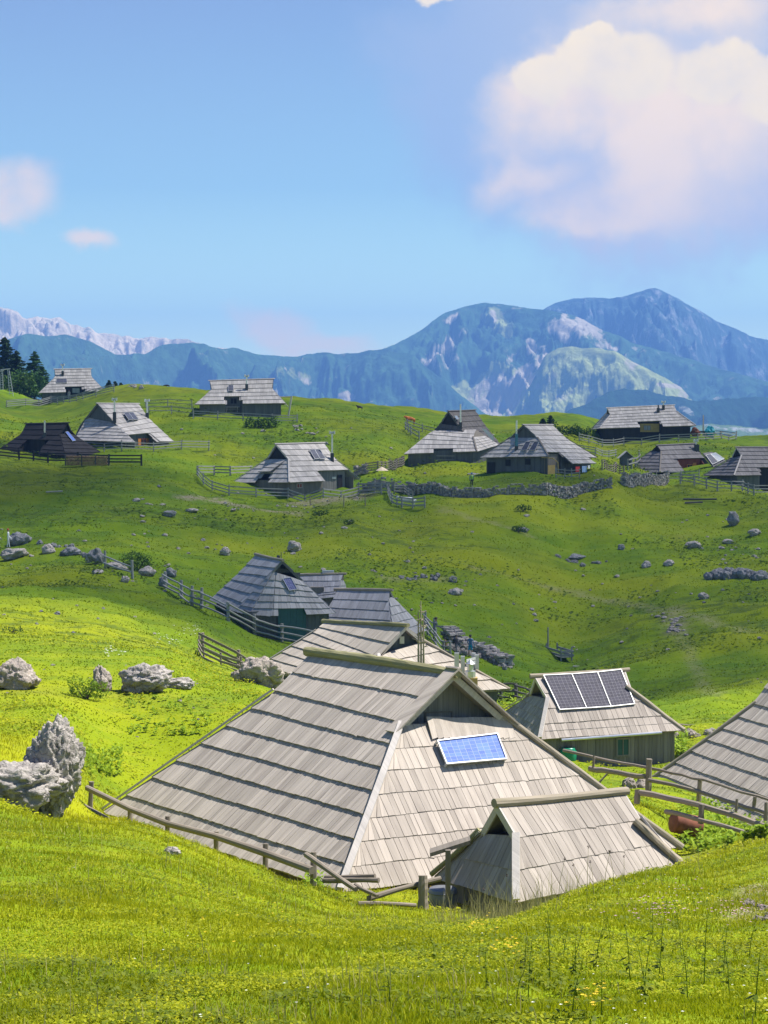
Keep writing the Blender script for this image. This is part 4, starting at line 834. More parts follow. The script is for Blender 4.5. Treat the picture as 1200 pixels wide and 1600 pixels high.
# broad-leaved dock patches
def dock(u0,v0,u1,v1,n,label,size=.13,d=None,hgt=.22,seed=0):
    rd=random.Random(seed+7); m=MB(); base=None
    for i in range(n):
        g=hit(rd.uniform(u0,u1),rd.uniform(v0,v1),dmin=d or 20)
        if base is None: base=g
        for k in range(6):
            an=rd.uniform(0,6.28); L=size*rd.uniform(.7,1.3); el=rd.uniform(.2,1.1); dr=np.array([math.cos(an)*math.cos(el),math.sin(an)*math.cos(el),math.sin(el)]); sd=nz([-math.sin(an),math.cos(an),rd.uniform(-.3,.3)])
            o=g+[0,0,rd.uniform(0,hgt)]; mid=o+dr*L*.55; tip=o+dr*L+[0,0,-L*.15]
            m.add([o,mid-sd*L*.33,tip,mid+sd*L*.33],[(0,1,2,3)],[(0,0)]*4,rd.random())
    o=at_base(m,'dock_plants',MT['dock'],base); tag(o,label,'plants',kind='stuff')
dock(130,1175,190,1215,90,'patch of broad dock leaves right of the big boulder',.15,40,seed=1)
dock(1060,1262,1198,1335,420,'broad-leaved weeds filling the corner below the right log fences',.17,46,.35,seed=2)
dock(1040,1145,1075,1185,90,'leafy weeds beside the right end of the solar hut',.22,80,.3,seed=3)
dock(470,1365,520,1392,60,'broad leaves growing through the fallen poles at the front fence',.12,40,.3,seed=4)
dock(795,1082,840,1110,60,'bright leaves growing below the fence behind the near ridge',.25,90,.3,seed=5)
dock(200,1090,330,1150,120,'scattered weed leaves below the pale rocks',.13,50,.1,seed=6)

# foreground stalks with leaves (nettles, thistles)
def stalk(u,v,h,label,kind='nettle',seed=0,d0=9):
    rd=random.Random(seed); g=hit(u,v,d0); root=empty('wild_stalk',g); tag(root,label,'weed','weeds in the right foreground')
    m=MB(); lx=rd.uniform(-.1,.1); top=g+[lx,rd.uniform(-.05,.05),h]; m.tube([g,g+[lx*.3,0,h*.5],top],[.005,.004,.002],5); m.build('stem',MT['herb'] if kind!='dry' else MT['straw'],root)
    m=MB()
    if kind=='nettle':
        for i in range(int(h*48)):
            t=rd.uniform(.08,1)**.8; o=g+(top-g)*t; an=rd.uniform(0,6.28); L=.10*(1.15-t*.75)*rd.uniform(.7,1.2); dr=np.array([math.cos(an),math.sin(an),rd.uniform(-.5,.2)]); sd=nz([-math.sin(an),math.cos(an),0])
            m.add([o,o+dr*L*.5-sd*L*.22,o+dr*L,o+dr*L*.5+sd*L*.22],[(0,1,2,3)],[(0,0)]*4,rd.random())
        m.build('foliage',MT['weed'],root)
    else:
        for i in range(26):
            v_=nz([rd.gauss(0,1),rd.gauss(0,1),rd.gauss(0,1)]); o=top; s=.022
            a=nz(np.cross(v_,[0,0,1.01])); m.add([o,o+v_*s-a*s*.3,o+v_*s*1.1,o+v_*s+a*s*.3],[(0,1,2,3)],[(0,0)]*4,rd.random()*.5)
        m.build('seed_head',MT['bark' if kind=='dry' else 'straw'],root)
us=[(1030,1530,.75),(1065,1500,.6),(930,1520,.5),(955,1495,.45),(985,1540,.55),(1100,1540,.6),(880,1500,.35),(860,1480,.4),(1140,1560,.5),(1020,1470,.45),(820,1520,.35),(760,1545,.3),(900,1560,.45),(1075,1570,.5),(680,1500,.3),(1170,1500,.5),(610,1575,.28),(940,1590,.3),(1010,1575,.45),(1180,1590,.45)]
_r=random.Random(3); us+=[(_r.uniform(800,1195),_r.uniform(1450,1595),_r.uniform(.25,.6)) for _ in range(8)]
for i,(u,v,h) in enumerate(us): stalk(u,v,h,'leafy green weed stalk in the right foreground grass','nettle',i)
for i,(u,v,h) in enumerate(((818,1425,.8),(850,1415,.75),(872,1412,.7),(917,1400,.75),(944,1395,.65),(960,1390,.6),(838,1420,.6),(905,1402,.5),(790,1440,.7),(928,1398,.5),(760,1448,.55),(975,1385,.5))):
    g_='brown-headed dry stalk standing against the small shed roof'
    stalk(u,v,h,g_,'dry',50+i,30)
# flowers
def flowers(pts,n,sz,mat,label,name='wildflowers',seed=0,hgt=.16):
    rd=random.Random(seed); m=MB(); base=None
    for k in range(n):
        u,v,sp=rd.choice(pts); g=hit(min(1199,max(1,u+rd.gauss(0,sp))),v+rd.gauss(0,sp*.4),10); base=g if base is None else base
        o=g+[0,0,hgt*rd.uniform(.6,1.3)]; s=sz*rd.uniform(.6,1.2)
        for j in range(5):
            a=j*1.257; b=a+.7; m.add([o,o+[math.cos(a)*s,math.sin(a)*s,s*.3],o+[math.cos(b)*s,math.sin(b)*s,s*.3]],[(0,1,2)],[(0,0)]*3)
    o=at_base(m,name,MT[mat],base); tag(o,label,'flowers',kind='stuff')
flowers([(755,1465,18),(790,1500,12),(660,1400,6),(920,1590,20),(400,1440,60),(1060,1420,30)],150,.016,'yellow','small yellow wildflowers sprinkled in the foreground grass',seed=1)
flowers([(1000,1425,40),(1040,1440,30),(1090,1420,40),(1150,1440,20)],130,.018,'pink','pinkish clover heads on the right foreground slope',seed=2)
flowers([(600,1500,300),(1000,1550,150),(1050,1390,60),(200,1250,60),(150,1240,20),(330,1300,30)],220,.010,'white','tiny white daisies dotted over the near turf',seed=3,hgt=.1)
flowers([(268,1000,12),(175,1018,10),(300,985,10),(90,700,30)],90,.06,'white','white flower clumps on the left slope above the curved fence',seed=4,hgt=.05)
# ------------------------------------------------------------------ rocks
def rockmesh(name,rad,sub,seed,amp=.35,mat='rock',peak=0.,ridged=.5):
    import bmesh
    bm=bmesh.new(); bmesh.ops.create_icosphere(bm,subdivisions=sub,radius=1.)
    o=Vector((seed*3.7,seed*1.3,-seed)); rad=Vector(rad)
    for v in bm.verts:
        p=v.co.copy(); n1=noise.noise(p*1.1+o); n2=noise.noise(p*2.6+o); c=noise.voronoi(p*1.7+o)[0]
        k=1+amp*(n1*1.2+n2*.7)-ridged*.35*max(0,.35-(c[1]-c[0]))*2.2
        if sub>=4: k+=.11*noise.noise(p*7+o)+.05*noise.noise(p*16+o)
        if sub>=5: c2=noise.voronoi(p*5+o)[0]; k-=.10*max(0,.25-(c2[1]-c2[0]))*3
        q=p*k; 
        if peak: s=1-peak*max(0,q.z); q.x*=s; q.y*=s
        v.co=Vector((q.x*rad.x,q.y*rad.y,q.z*rad.z))
    me=bpy.data.meshes.new(name); bm.to_mesh(me); bm.free(); me.materials.append(MT[mat])
    me.polygons.foreach_set('use_smooth',np.full(len(me.polygons),sub>=4)); return me
def rock(u,v,w,h,label,group=None,name='boulder',cat='rock',d=None,sub=4,mat='rock',seed=None,peak=0.,rz=None,amp=.28,sink=.25,depthf=.8,ridged=.35):
    """u,v = centre of the foot in the picture; w,h size in photo pixels"""
    g=onground(u,v,d) if d else hit(u,v,20); k=(g[1]*CP-g[2]*SP)/F; seed=seed if seed is not None else int(u*13+v*7)%97
    W_,H_=w*k/2,h*k
    me=rockmesh(name,(W_,W_*depthf,H_*.62),sub,seed,amp,mat,peak,ridged)
    o=bpy.data.objects.new(name,me); COL.objects.link(o); o.location=(g[0],g[1]+W_*.3,g[2]+H_*(.62-sink)); o.rotation_euler=(0,random.uniform(-.15,.15),rz if rz is not None else 0)
    tag(o,label,cat,group); return o
# big boulder at the left
rock(80,1238,94,130,'big pale limestone boulder standing upright at the left, narrow on top',sub=6,seed=5,peak=.02,amp=.20,ridged=.08,d=47.8,sink=.10,mat='rock')
rock(26,1270,150,62,'broad low limestone block at the foot of the upright boulder',sub=5,seed=23,amp=.3,d=46.8,sink=.2)
rock(28,1188,26,26,'small grey stone wedged left of the upright boulder',sub=4,seed=8,d=48)
rock(20,1076,80,46,'pointed pale rock at the left edge halfway down the slope',sub=5,seed=31,peak=.35,mat='rockp',amp=.25)
rock(158,1080,34,38,'small pointed rock with an orange top behind the loose shrub',sub=5,seed=12,peak=.3,mat='rockp')
rock(228,1082,84,40,'rounded cracked rock, larger of the pair on the sunny slope',sub=5,seed=44,mat='rock',amp=.28)
rock(276,1076,50,17,'flatter rock right of the rounded cracked rock',sub=5,seed=45,mat='rock')
rock(408,1085,72,46,'rough pale rock against the left roof edge behind the near hut',sub=5,seed=52,d=84,mat='rockp',amp=.3)
rock(375,1076,28,18,'small rock left of the rough pale rock behind the near hut',sub=4,seed=53,d=85,mat='rockp')
rock(268,1335,26,12,'small half-buried stone in the turf below the front fence',sub=4,seed=60,sink=.4)
rock(30,852,34,20,'dark boulder behind the walker at the left edge',sub=4,mat='rockd',seed=71)
rock(20,874,46,16,'long flat rock at the left edge under the walker',sub=4,mat='rock',seed=72)
rock(75,866,20,15,'pale blunt rock right of the long flat rock',sub=4,seed=73)
rock(150,882,26,26,'upright grey rock at the top end of the rail fence',sub=4,seed=74,mat='rockd')
rock(138,880,10,14,'narrow rock leaning on the upright grey rock',sub=3,seed=75)
rock(152,897,18,7,'small white slab below the upright grey rock',sub=3,seed=76)
rock(182,890,34,11,'flat pale ledge under the first fence rail',sub=4,seed=77)
rock(230,900,26,14,'grey ledge right of the dark juniper bush',sub=4,seed=78)
rock(255,918,16,18,'blocky grey rock where the fence bends down',sub=4,seed=79,mat='rockd')
rock(266,902,18,14,'dark rock above the fence bend',sub=4,seed=80,mat='rockd')
rock(195,910,14,10,'small cracked rock below the juniper bush',sub=3,seed=81)
rock(110,868,34,12,'dark low outcrop in the grass bank at left',sub=4,seed=82,mat='rockd')
rock(460,862,22,16,'grey rock on the slope above the rounded hut',sub=4,seed=83)
rock(352,868,16,12,'small grey rock uphill left of the rounded hut',sub=4,seed=84)
rock(1146,822,18,22,'upright grey rock high on the right slope',sub=4,seed=90,mat='rockd',peak=.2)
rock(1180,836,20,10,'flat pale rock near the right edge of the slope',sub=4,seed=91)
rock(1084,857,24,11,'low grey rock on the right slope below the upright one',sub=4,seed=92)
rock(1138,850,20,7,'thin slab on the right slope, right of the low grey rock',sub=3,seed=93)
rock(1045,885,18,10,'pointed small rock in the middle of the right slope',sub=4,seed=94,peak=.3)
rock(1010,888,16,10,'small white-faced rock left of the pointed one',sub=3,seed=95)
rock(971,860,12,9,'tiny dark rock on the right slope under the stone wall',sub=3,seed=96,mat='rockd')
rock(902,874,26,8,'low row of dark stone on the meadow, left of the white-faced rock',sub=3,seed=97,mat='rockd')
rock(1099,937,18,11,'single pale rock below the long right outcrop',sub=4,seed=98)
rock(817,832,18,8,'dark rock beside the low shrub on the slope',sub=3,seed=99,mat='rockd')
rock(712,930,24,10,'pale flat rock behind the blue grey hut ridge',sub=3,seed=100)
rock(1043,1018,8,4,'tiny white stone on the lower right meadow',sub=3,seed=101)
rock(263,808,24,10,'flat grey stone on the far meadow left',sub=3,seed=102,mat='rockd')
rock(213,784,14,6,'small white stone on the far meadow left of the track',sub=3,seed=103)
rock(300,800,20,5,'long white slab beside the track',sub=3,seed=104)
rock(112,722,14,5,'pale stones in the grass before the black hut fence',sub=3,seed=105)
# long outcrops and stone bands
def band(pts,n,sw,sh,label,mat='rockd',name='outcrop_stone',cat='stone',seed=0,spread=3.,dmin=40):
    rd=random.Random(seed); G=[hit(u,v,dmin) for u,v in pts]; name='heap_stone' if 'heap' in name else 'outcrop_stone'
    va=[rockmesh(name,(1,.8,.75),3,seed*7+k*1.7,.3,mat) for k in range(4)]
    for i in range(n):
        t=(i+rd.random())/n*(len(G)-1); k=min(int(t),len(G)-2); p=G[k]+(G[k+1]-G[k])*(t-k); kk=np.linalg.norm(p)/F
        x=p[0]+rd.gauss(0,spread*kk); y=p[1]+rd.gauss(0,spread*kk*2); z=float(ground(x,y)); s=rd.uniform(.5,1.2)*kk
        o=bpy.data.objects.new(name,rd.choice(va)); COL.objects.link(o); o.location=(x,y,z+sh*.12*s); o.scale=(sw/2*s,sw/2*s,sh*.8*s); o.rotation_euler=(0,0,rd.uniform(0,6))
        tag(o,'one of the '+label,'stone',label)
band([(1105,905),(1150,903),(1200,905)],24,22,17,'dark stones of the long rocky outcrop at the right edge',seed=1,spread=4)
band([(620,905),(665,903),(715,912)],16,12,7,'scattered stones along the bank behind the blue grey hut',seed=2,spread=5)
band([(875,872),(900,880),(950,880)],14,10,6,'strewn stones on the shaded slope right of centre',seed=3,spread=6)
band([(1030,965),(1055,975),(1060,995)],26,10,4,'stones in the bare patch on the worn track down the slope','rock',seed=4,spread=9)
band([(60,848),(110,862),(140,872)],14,12,9,'stones of the broken bank running right from the walker',seed=5,spread=3)
band([(455,665),(470,672),(500,682)],18,7,4,'pale stones spilling down right of the crest hut','rock',seed=6,spread=5)
band([(20,880),(60,890)],4,6,4,'few dark stones below the walker in the left grass','rock',seed=16,spread=6)
band([(200,604),(225,608)],10,8,5,'grey stones on the grassy knoll at the skyline left','rock',seed=7,spread=3)
band([(430,790),(500,790),(560,778)],22,5,3,'pale rubble stones on the bank below the meadow hut','rock',seed=8,spread=4)
band([(985,1232),(1005,1228)],9,22,18,'pinkish heaped stones behind the upper log fence','rockp','stone_heap','stone heap',seed=9,spread=5)
band([(1050,1160),(1075,1150)],9,20,18,'pinkish stones at the right corner of the solar hut','rockp','stone_heap','stone heap',seed=10,spread=6)
band([(1085,1150),(1135,1146)],8,20,12,'grey stones under the rail fence right of the solar hut','rock','stone_heap','stone heap',seed=11,spread=5)
band([(1060,1345),(1110,1338)],14,14,8,'white gravel beside the shed end','rock','stone_heap','stone heap',seed=12,spread=4)
band([(1170,1410),(1200,1440)],8,20,12,'brown and grey stones in the bare bank at the right edge','rockp','stone_heap','stone heap',seed=13,spread=8,dmin=15)
# scattered small stones, repeats
vari=[rockmesh('field_stone',(1,.8,.55),2,s*11+3,.4,'rockd' if s==2 else 'rock') for s in range(5)]
rd=random.Random(5)
zones=[((280,660),(560,720),12),((0,820),(330,1000),30),((560,800),(1200,1000),80),((880,1000),(1200,1100),14),((0,1040),(400,1180),16),((200,760),(560,860),46),((600,700),(1200,800),10),((1100,800),(1200,900),12),((420,860),(760,960),24)]
for (a,b,n_) in zones:
    for i in range(n_):
        u,v=rd.uniform(a[0],b[0]),rd.uniform(a[1],b[1]); g=hit(u,v,30)
        if any(len(h)>=10 and inquad(np.array([g[0]]),np.array([g[1]]),h,-.15)[0] for h in HUTS.values()): continue
        k=np.linalg.norm(g)/F; s=rd.choice((1.5,2,2.5,3,4))*k*(1.3 if v<1000 else 1.)
        o=bpy.data.objects.new('field_stone',rd.choice(vari)); COL.objects.link(o); o.location=(g[0],g[1],g[2]+s*.1); o.scale=(s,s,s); o.rotation_euler=(0,0,rd.uniform(0,6))
        tag(o,'small limestone lump lying loose in the pasture grass','stone','small stones dotted over the pasture')
EXPO=1.0
# ------------------------------------------------------------------ fences
def gp(p,dmin=20):
    return onground(*p) if len(p)==3 else hit(p[0],p[1],dmin)
def fence(label,pts,ph,rails,sp,pr,rr_,mat,style='plank',name='rail_fence',cat='fence',posts_at_pts=False,over=.15,group=None,seg_jit=.03):
    G=[gp(p) for p in pts]; root=empty(name,G[0]); tag(root,label,cat,group); P=[]
    if posts_at_pts: P=G
    else:
        for a,b in zip(G[:-1],G[1:]):
            n=max(1,round(np.linalg.norm((b-a)[:2])/sp))
            for i in range(n):
                q=a+(b-a)*i/n; P.append(np.array([q[0],q[1],float(ground(q[0],q[1]))]))
        P.append(G[-1])
    n_=0
    for p in P:
        m=MB(); hh=ph*random.uniform(.92,1.12); t=p+np.array([random.uniform(-.05,.05),random.uniform(-.05,.05),hh])
        m.log(p-[0,0,.35],t,pr,pr*.9,7,3,.01,.12)
        m.build('post',MT[mat],root)
    for hz in rails:
        for a,b in zip(P[:-1],P[1:]):
            m=MB(); z=hz+random.uniform(-seg_jit,seg_jit); z2=hz+random.uniform(-seg_jit,seg_jit); d=nz(b-a); sd=nz(np.cross(d,[0,0,1])); o=sd*(pr+rr_*.6)*(-1 if np.dot(sd,a)>0 else 1)
            A,B=a+[0,0,z]+o-d*over,b+[0,0,z2]+o+d*over
            if style=='log': m.log(A,B,rr_,rr_*.85,8,6,.03,.14)
            else:
                up=nz(np.cross(sd,d)); up=up if up[2]>0 else -up
                m.box((A+B)/2,(np.linalg.norm(B-A),.035,rr_*2),(d,sd,up),mi=0); b_=m; b_.uv=[(w[1],w[0]) for w in b_.uv]
            m.build('rail',MT[mat],root)
    return root
def pole(a,b,r,name,label,mat='rail',cat='pole',r1=None):
    m=MB(); m.log(a,b,r,r1 or r*.85,9,10,.012,.12); o=at_base(m,name,MT[mat],a); tag(o,label,cat); return o
# near front fence, posts read from the photo as (u, v_foot, depth)
root=empty('log_fence',onground(140,1264,52.)); tag(root,'low log fence with two rails running down along the near hut eave at the left','fence')
pf=[(140,1262,1222,54.5),(203,1287,1262,53.3),(262,1302,1274,52),(338,1332,1298,50.3),(415,1358,1318,48.6),(490,1388,1330,47)]
for u,v,vt,d in pf:
    m=MB(); a=unproj(u,v+14,d); b=unproj(u+(3 if u<200 else 0),vt,d); m.log(a,b,.065 if u<480 else .09,.065,8,4,.01,.12); m.build('post',MT['rail'],root)
m=MB(); m.tube([unproj(136,1231,54.3),unproj(205,1265,52.9),unproj(262,1287,51.6),unproj(338,1307,49.9),unproj(415,1333,48.3),unproj(488,1360,46.7)],[.075,.08,.08,.085,.09,.095],10,.1); m.build('rail',MT['rail'],root)
m=MB(); m.tube([unproj(131,1259,54.3),unproj(165,1278,53.5),unproj(204,1297,52.9),unproj(230,1308,52.2)],[.055,.06,.06,.055],9,.1); m.build('rail',MT['rail'],root)
pole(unproj(478,1335,46.5),unproj(556,1388,44.8),.065,'fallen_pole','thick pole sliding down from the last front fence post','rail')
pole(unproj(508,1371,46.2),unproj(586,1371,45.6),.06,'fallen_pole','upper of two short poles lying under the hut corner','rail')
pole(unproj(505,1376,46.),unproj(592,1377,45.4),.065,'fallen_pole','lower of two short poles lying under the hut corner','rail')
pole(unproj(555,1383,45),unproj(590,1402,44.4),.05,'fallen_pole','short pole end pointing down into the tall grass','rail')
pole(unproj(575,1404,44.6),unproj(688,1372,45.6),.065,'fence_rail','loose rail rising from the grass to the small shed corner','rail')
pole(unproj(661,1420,45.2),unproj(661,1366,45.2),.12,'fence_post','stout round post standing left of the small shed','rail',cat='post')
pole(unproj(560,1412,44.3),unproj(650,1414,44.6),.05,'fallen_pole','pole lying half buried in the tall grass below the loose rail','rail')
MT['metald2']=plain('dull_zinc',(.22,.23,.25),.5,.5)
g=unproj(692,1408,47.2); m=MB(); m.tube([g+[0,0,-.6],g+[0,0,.28],g+[0,0,.31]],[.33,.33,.30],20,0); 
for z in(-.15,.2): m.tube([g+[0,0,z],g+[0,0,z+.03]],[.345,.345],20,0)
o=at_base(m,'metal_drum',MT['metald2'],g,True); tag(o,'grey metal drum half hidden under the small shed corner','drum')
# right log fences
def polyf(label,posts,rails,rad=.07,mat='rail',name='log_fence'):
    g=unproj(*posts[0][:2],posts[0][3]); root=empty(name,g); tag(root,label,'fence')
    for u,v0,v1,d,r in posts:
        m=MB(); m.log(unproj(u,v0,d),unproj(u+1.5,v1,d),r*.8,r*.75,8,4,.01,.14); m.build('post',MT[mat],root)
    for pts,r in rails:
        m=MB(); Q=[unproj(*p) for p in pts]; R_=[]
        for a,b in zip(Q[:-1],Q[1:]): R_+= [a+(b-a)*t for t in np.linspace(0,1,5)[:-1]]
        R_.append(Q[-1]); R_=[p+np.array([0,0,random.uniform(-.02,.02)]) for p in R_]
        m.tube(R_,[r*.82*(1.1-.2*i/len(R_)) for i in range(len(R_))],8,.14); m.build('rail',MT[mat],root)
polyf('upper log fence right of the near hut, thin top pole starting at the green barrel',
 [(927,1198,1181,63,.05),(1013,1242,1186,61,.12),(1092,1252,1219,59.5,.09),(1178,1262,1245,58,.07)],
 [(((880,1172,64),(955,1189,63),(1032,1204,61),(1100,1219,59.3),(1215,1254,57.5)),.055),(((922,1201,63.2),(965,1207,62),(1008,1214,61)),.10),(((1014,1218,60.8),(1092,1236,59.3),(1150,1256,58.4),(1215,1277,57.3)),.07)])
polyf('lower log fence right of the small shed, in front of the leafy weeds',
 [(995,1255,1233,57,.11),(1095,1287,1256,55,.10),(1150,1268,1248,54.5,.05),(1196,1282,1255,54,.07)],
 [(((1000,1238,57),(1090,1256,55.2),(1215,1296,53.6)),.10),(((1040,1267,56),(1098,1282,54.8),(1215,1316,53.3)),.075)])
polyf('single rail fence with one post right of the solar hut',[(1104,1153,1133,96,.10)],[(((1062,1133,97),(1104,1136,96),(1142,1139,95)),.09),(((1030,1183,88),(1062,1188,87)),.06)])
g=unproj(1072,1288,57); m=MB(); ax_=nz([1,.35,-.25]); m.tube([g-ax_*.42,g-ax_*.40,g+ax_*.40,g+ax_*.42],[.26,.29,.29,.26],18,.03); o=at_base(m,'rusty_barrel',MT['rust'],g,True); tag(o,'rusty brown barrel tipped over by the log fence weeds','barrel')
g=onground(888,1190,84.0); g=unproj(888,1186,83.6); m=MB(); m.tube([g+[0,0,-.5],g+[0,0,.15],g+[0,0,.3],g+[0,0,.42],g+[0,0,.47]],[.30,.34,.34,.28,.27],20,0); m.tube([g+[0,0,.30],g+[0,0,.34]],[.36,.36],20,0); o=at_base(m,'green_barrel',MT['green'],g,True); tag(o,'green plastic water barrel under the gutter of the solar hut','barrel')
pole(onground(933,1215,75)+[0,0,.0],onground(940,1190,75)+[.3,0,.5],.04,'garden_stake','thin stake standing before the solar hut wall','rail')
# curved plank fence behind the near hut at left
fence('weathered plank fence, straight arm running right behind the rounded boulder meadow',[(316,1022,118),(372,1032,116),(418,1040,114),(462,1047,112)],1.05,(.25,.6,.95),2.4,.11,.07,'rail','plank',posts_at_pts=True)
fence('weathered plank fence, curved near arm dropping towards the pale rock',[(312,1026,117),(319,1042,110),(346,1056,105),(376,1064,102),(402,1070,100)],.85,(.2,.45,.7),2.,.06,.06,'rail','plank',posts_at_pts=True)
# fence down the mid slope to the rounded hut
fence('grey rail fence at the top of the slope beside the dark juniper',[(165,889),(207,905)],1.3,(.5,1.),3,.11,.07,'railg','log',posts_at_pts=True)
fence('long grey rail fence descending the slope to the rounded hut',[(258,921),(284,936),(300,946),(315,952),(357,970),(398,992),(440,1003),(500,1006,138)],1.3,(.25,.65,1.05),4,.12,.07,'railg','log',posts_at_pts=True)
fence('short dark rail fence between the rounded hut and the blue grey hut',[(522,986,141),(537,984,141.5),(550,984,142),(563,992,140)],1.3,(.5,1.05),4,.11,.08,'raild','log',posts_at_pts=True)
fence('dark gate fence by the standing person',[(668,1000,152),(681,1008,150),(694,1015,148),(704,1020,147)],1.25,(.4,.8,1.15),4,.09,.06,'railg','log',posts_at_pts=True)
fence('grey rail fence climbing behind the person leaning at the gate',[(664,985,158),(678,990,156)],1.3,(.5,1.0),4,.09,.06,'railg','log',posts_at_pts=True)
fence('dark rail fence in the hollow right of the sunlit hut corner',[(776,1082,118),(783,1090,117),(807,1094,115),(829,1094,113),(842,1102,112)],1.1,(.35,.7,1.0),4,.11,.06,'raild','log',posts_at_pts=True)
# upper fences
fence('long rail fence curving in front of the top left hut',[(10,637),(40,634),(80,630),(130,625),(150,620),(178,613)],1.25,(.25,.6,.95,1.2),4,.09,.07,'railg','plank')
fence('black plank fence in front of the black hut',[(-10,714),(30,719),(75,724),(122,727),(170,727),(221,727)],1.2,(.3,.7,1.08),3.4,.12,.08,'railk','plank')
fence('light grey rail fence in front of the orange shuttered hut',[(136,705),(190,705),(240,706),(326,705)],1.15,(.35,.7,1.05),4,.08,.06,'railg','plank')
fence('rail fence climbing from the two flue hut to the crest hut',[(232,647),(268,648),(302,651)],1.2,(.5,1.1),4,.09,.06,'railg','plank')
fence('upper thin rail fence on the skyline behind the two flue hut',[(228,637),(262,637),(300,638)],1.2,(.6,1.1),5,.08,.05,'railg','plank')
fence('rail fence right in front of the crest hut porch',[(302,654),(340,656),(380,658),(425,660),(464,661)],1.2,(.3,.7,1.05),4.4,.09,.06,'railg','plank')
fence('back arm of the rail fence left of the meadow hut',[(309,742),(335,743),(360,744),(392,743)],1.15,(.35,.7,1.05),3.4,.11,.07,'railg','plank')
fence('curved rail fence wrapping the front of the meadow hut',[(309,744),(318,758),(332,768),(358,775),(400,778),(450,779),(505,779),(560,775),(596,773)],1.15,(.3,.65,1.05),3.6,.09,.06,'railg','plank')
fence('pale double rail pen at the right end of the meadow hut fence',[(560,773),(585,771),(608,772)],1.3,(.4,.8,1.15),2.2,.10,.09,'railg','plank')
fence('small pale pen fence holding a white sheep',[(607,772),(613,788),(628,794),(645,796),(664,796)],1.15,(.3,.7,1.05),2.4,.10,.08,'railg','plank')
fence('short pale rail panel between the pen and the dry stone wall',[(616,774),(632,774),(645,783)],1.1,(.4,.75,1.05),2.2,.08,.07,'railg','plank')
fence('thin wooden posts with wire on the bank below the meadow hut',[(485,792),(537,793),(571,791)],1.2,(1.0,),5,.06,.015,'rail','log')
fence('light plank fence running up to the corner of the annexed hut',[(572,741),(590,739),(608,735),(631,728)],1.3,(.25,.55,.85,1.15),1.6,.09,.06,'rail','plank')
fence('leaning rail fence under the brown cow on the crest',[(634,672),(642,680),(655,688)],1.3,(.5,1.05),3,.11,.08,'railg','plank')
fence('rail fence running right along the crest behind the cow',[(636,669),(660,675),(683,680)],1.2,(.5,1.0),4,.09,.06,'railg','plank')
fence('rail behind the annexed hut beside the white sheet',[(772,692,295),(800,693,295)],1.3,(.5,1.0),3,.08,.07,'railg','plank')
fence('pale three rail fence across the front of the long skyline hut',[(905,690),(920,694),(941,699),(975,696),(1030,692),(1090,689),(1150,687)],1.3,(.35,.75,1.15),4,.10,.07,'railg','plank')
fence('dark rail fence behind the stacked teal goods at the skyline right',[(1105,684,352),(1125,685,349),(1150,687,346)],1.2,(.6,1.1),3,.08,.05,'raild','plank')
fence('faint rail fence in the dip left of the tiny shed',[(905,709),(930,712),(962,716)],1.2,(.4,.8,1.1),3.5,.08,.06,'railg','plank')
fence('short rail gate before the tiny shed',[(941,735),(962,738),(975,742)],1.3,(.3,.6,.9,1.2),2,.09,.05,'rail','plank')
fence('steep pale handrail right of the tiny shed',[(981,735),(999,727)],1.6,(.8,1.4),3,.11,.09,'railg','plank')
fence('rail fence between the short stone wall and the dark hut',[(1040,751),(1065,751),(1092,750)],1.2,(.3,.7,1.1),3,.08,.06,'railg','plank')
fence('pale curved rail fence in front of the cut off upper right hut',[(1063,756),(1085,760),(1104,764),(1121,767),(1143,768),(1160,768),(1178,774),(1205,774)],1.35,(.4,.8,1.2),3.6,.11,.06,'railg','plank')
fence('small gate with ladder-like rails beside the laundry hut',[(869,747),(882,748),(893,749),(905,748)],1.2,(.3,.7,1.05),1.6,.07,.05,'railg','plank')
# ------------------------------------------------------------------ dry stone walls
def drywall(label,pts,hm,thk,posts=0,ss=.34,seed=0,name='dry_stone_wall',mats=('rock','rockd')):
    rd=random.Random(seed); G=[gp(p) for p in pts]; root=empty(name,G[0]); tag(root,label,'stone wall'); m=MB()
    for a,b in zip(G[:-1],G[1:]):
        L=np.linalg.norm((b-a)[:2]); e=nz([b[0]-a[0],b[1]-a[1],0]); n=np.array([e[1],-e[0],0]); 
        zr=0.
        while zr<hm:
            hh=ss*rd.uniform(.5,.8); x=-rd.uniform(0,ss)
            while x<L:
                w=ss*rd.uniform(.6,1.7); q=a+(b-a)*min(1,max(0,(x+w/2)/L)); gz=float(ground(q[0],q[1]))-.08
                if zr+hh*1.6>hm and rd.random()<.4: x+=w; continue
                for sgn in (-1,1):
                    cc=np.array([q[0],q[1],gz+zr+hh/2+rd.uniform(-.04,.04)])+n*sgn*thk*.28+n*rd.uniform(-.08,.08); vs=[]
                    for dz in(-1,1):
                        for dx,dy in((-1,-1),(1,-1),(1,1),(-1,1)): vs.append(cc+e*dx*w*.48*rd.uniform(.6,1.05)+n*dy*thk*.3*rd.uniform(.6,1.1)+np.array([0,0,dz*hh*.48*rd.uniform(.6,1.1)]))
                    m.add(vs,[(0,3,2,1),(4,5,6,7),(0,1,5,4),(1,2,6,5),(2,3,7,6),(3,0,4,7)],None,rd.random(),1 if rd.random()<.4 else 0)
                x+=w
            zr+=hh*.95
    m.build('stonework',[MT[k] for k in mats],root)
    if posts:
        for i in range(posts):
            t=(i+.5)/posts*(len(G)-1); k=min(int(t),len(G)-2); p=G[k]+(G[k+1]-G[k])*(t-k); n=-nz([p[0],p[1],0]); p=p+n*(thk*.6+.1); mm=MB(); mm.log(p-[0,0,.2],p+[random.uniform(-.1,.1),0,hm*1.12],.07,.06,6,3); mm.build('post',MT['railg'],root)
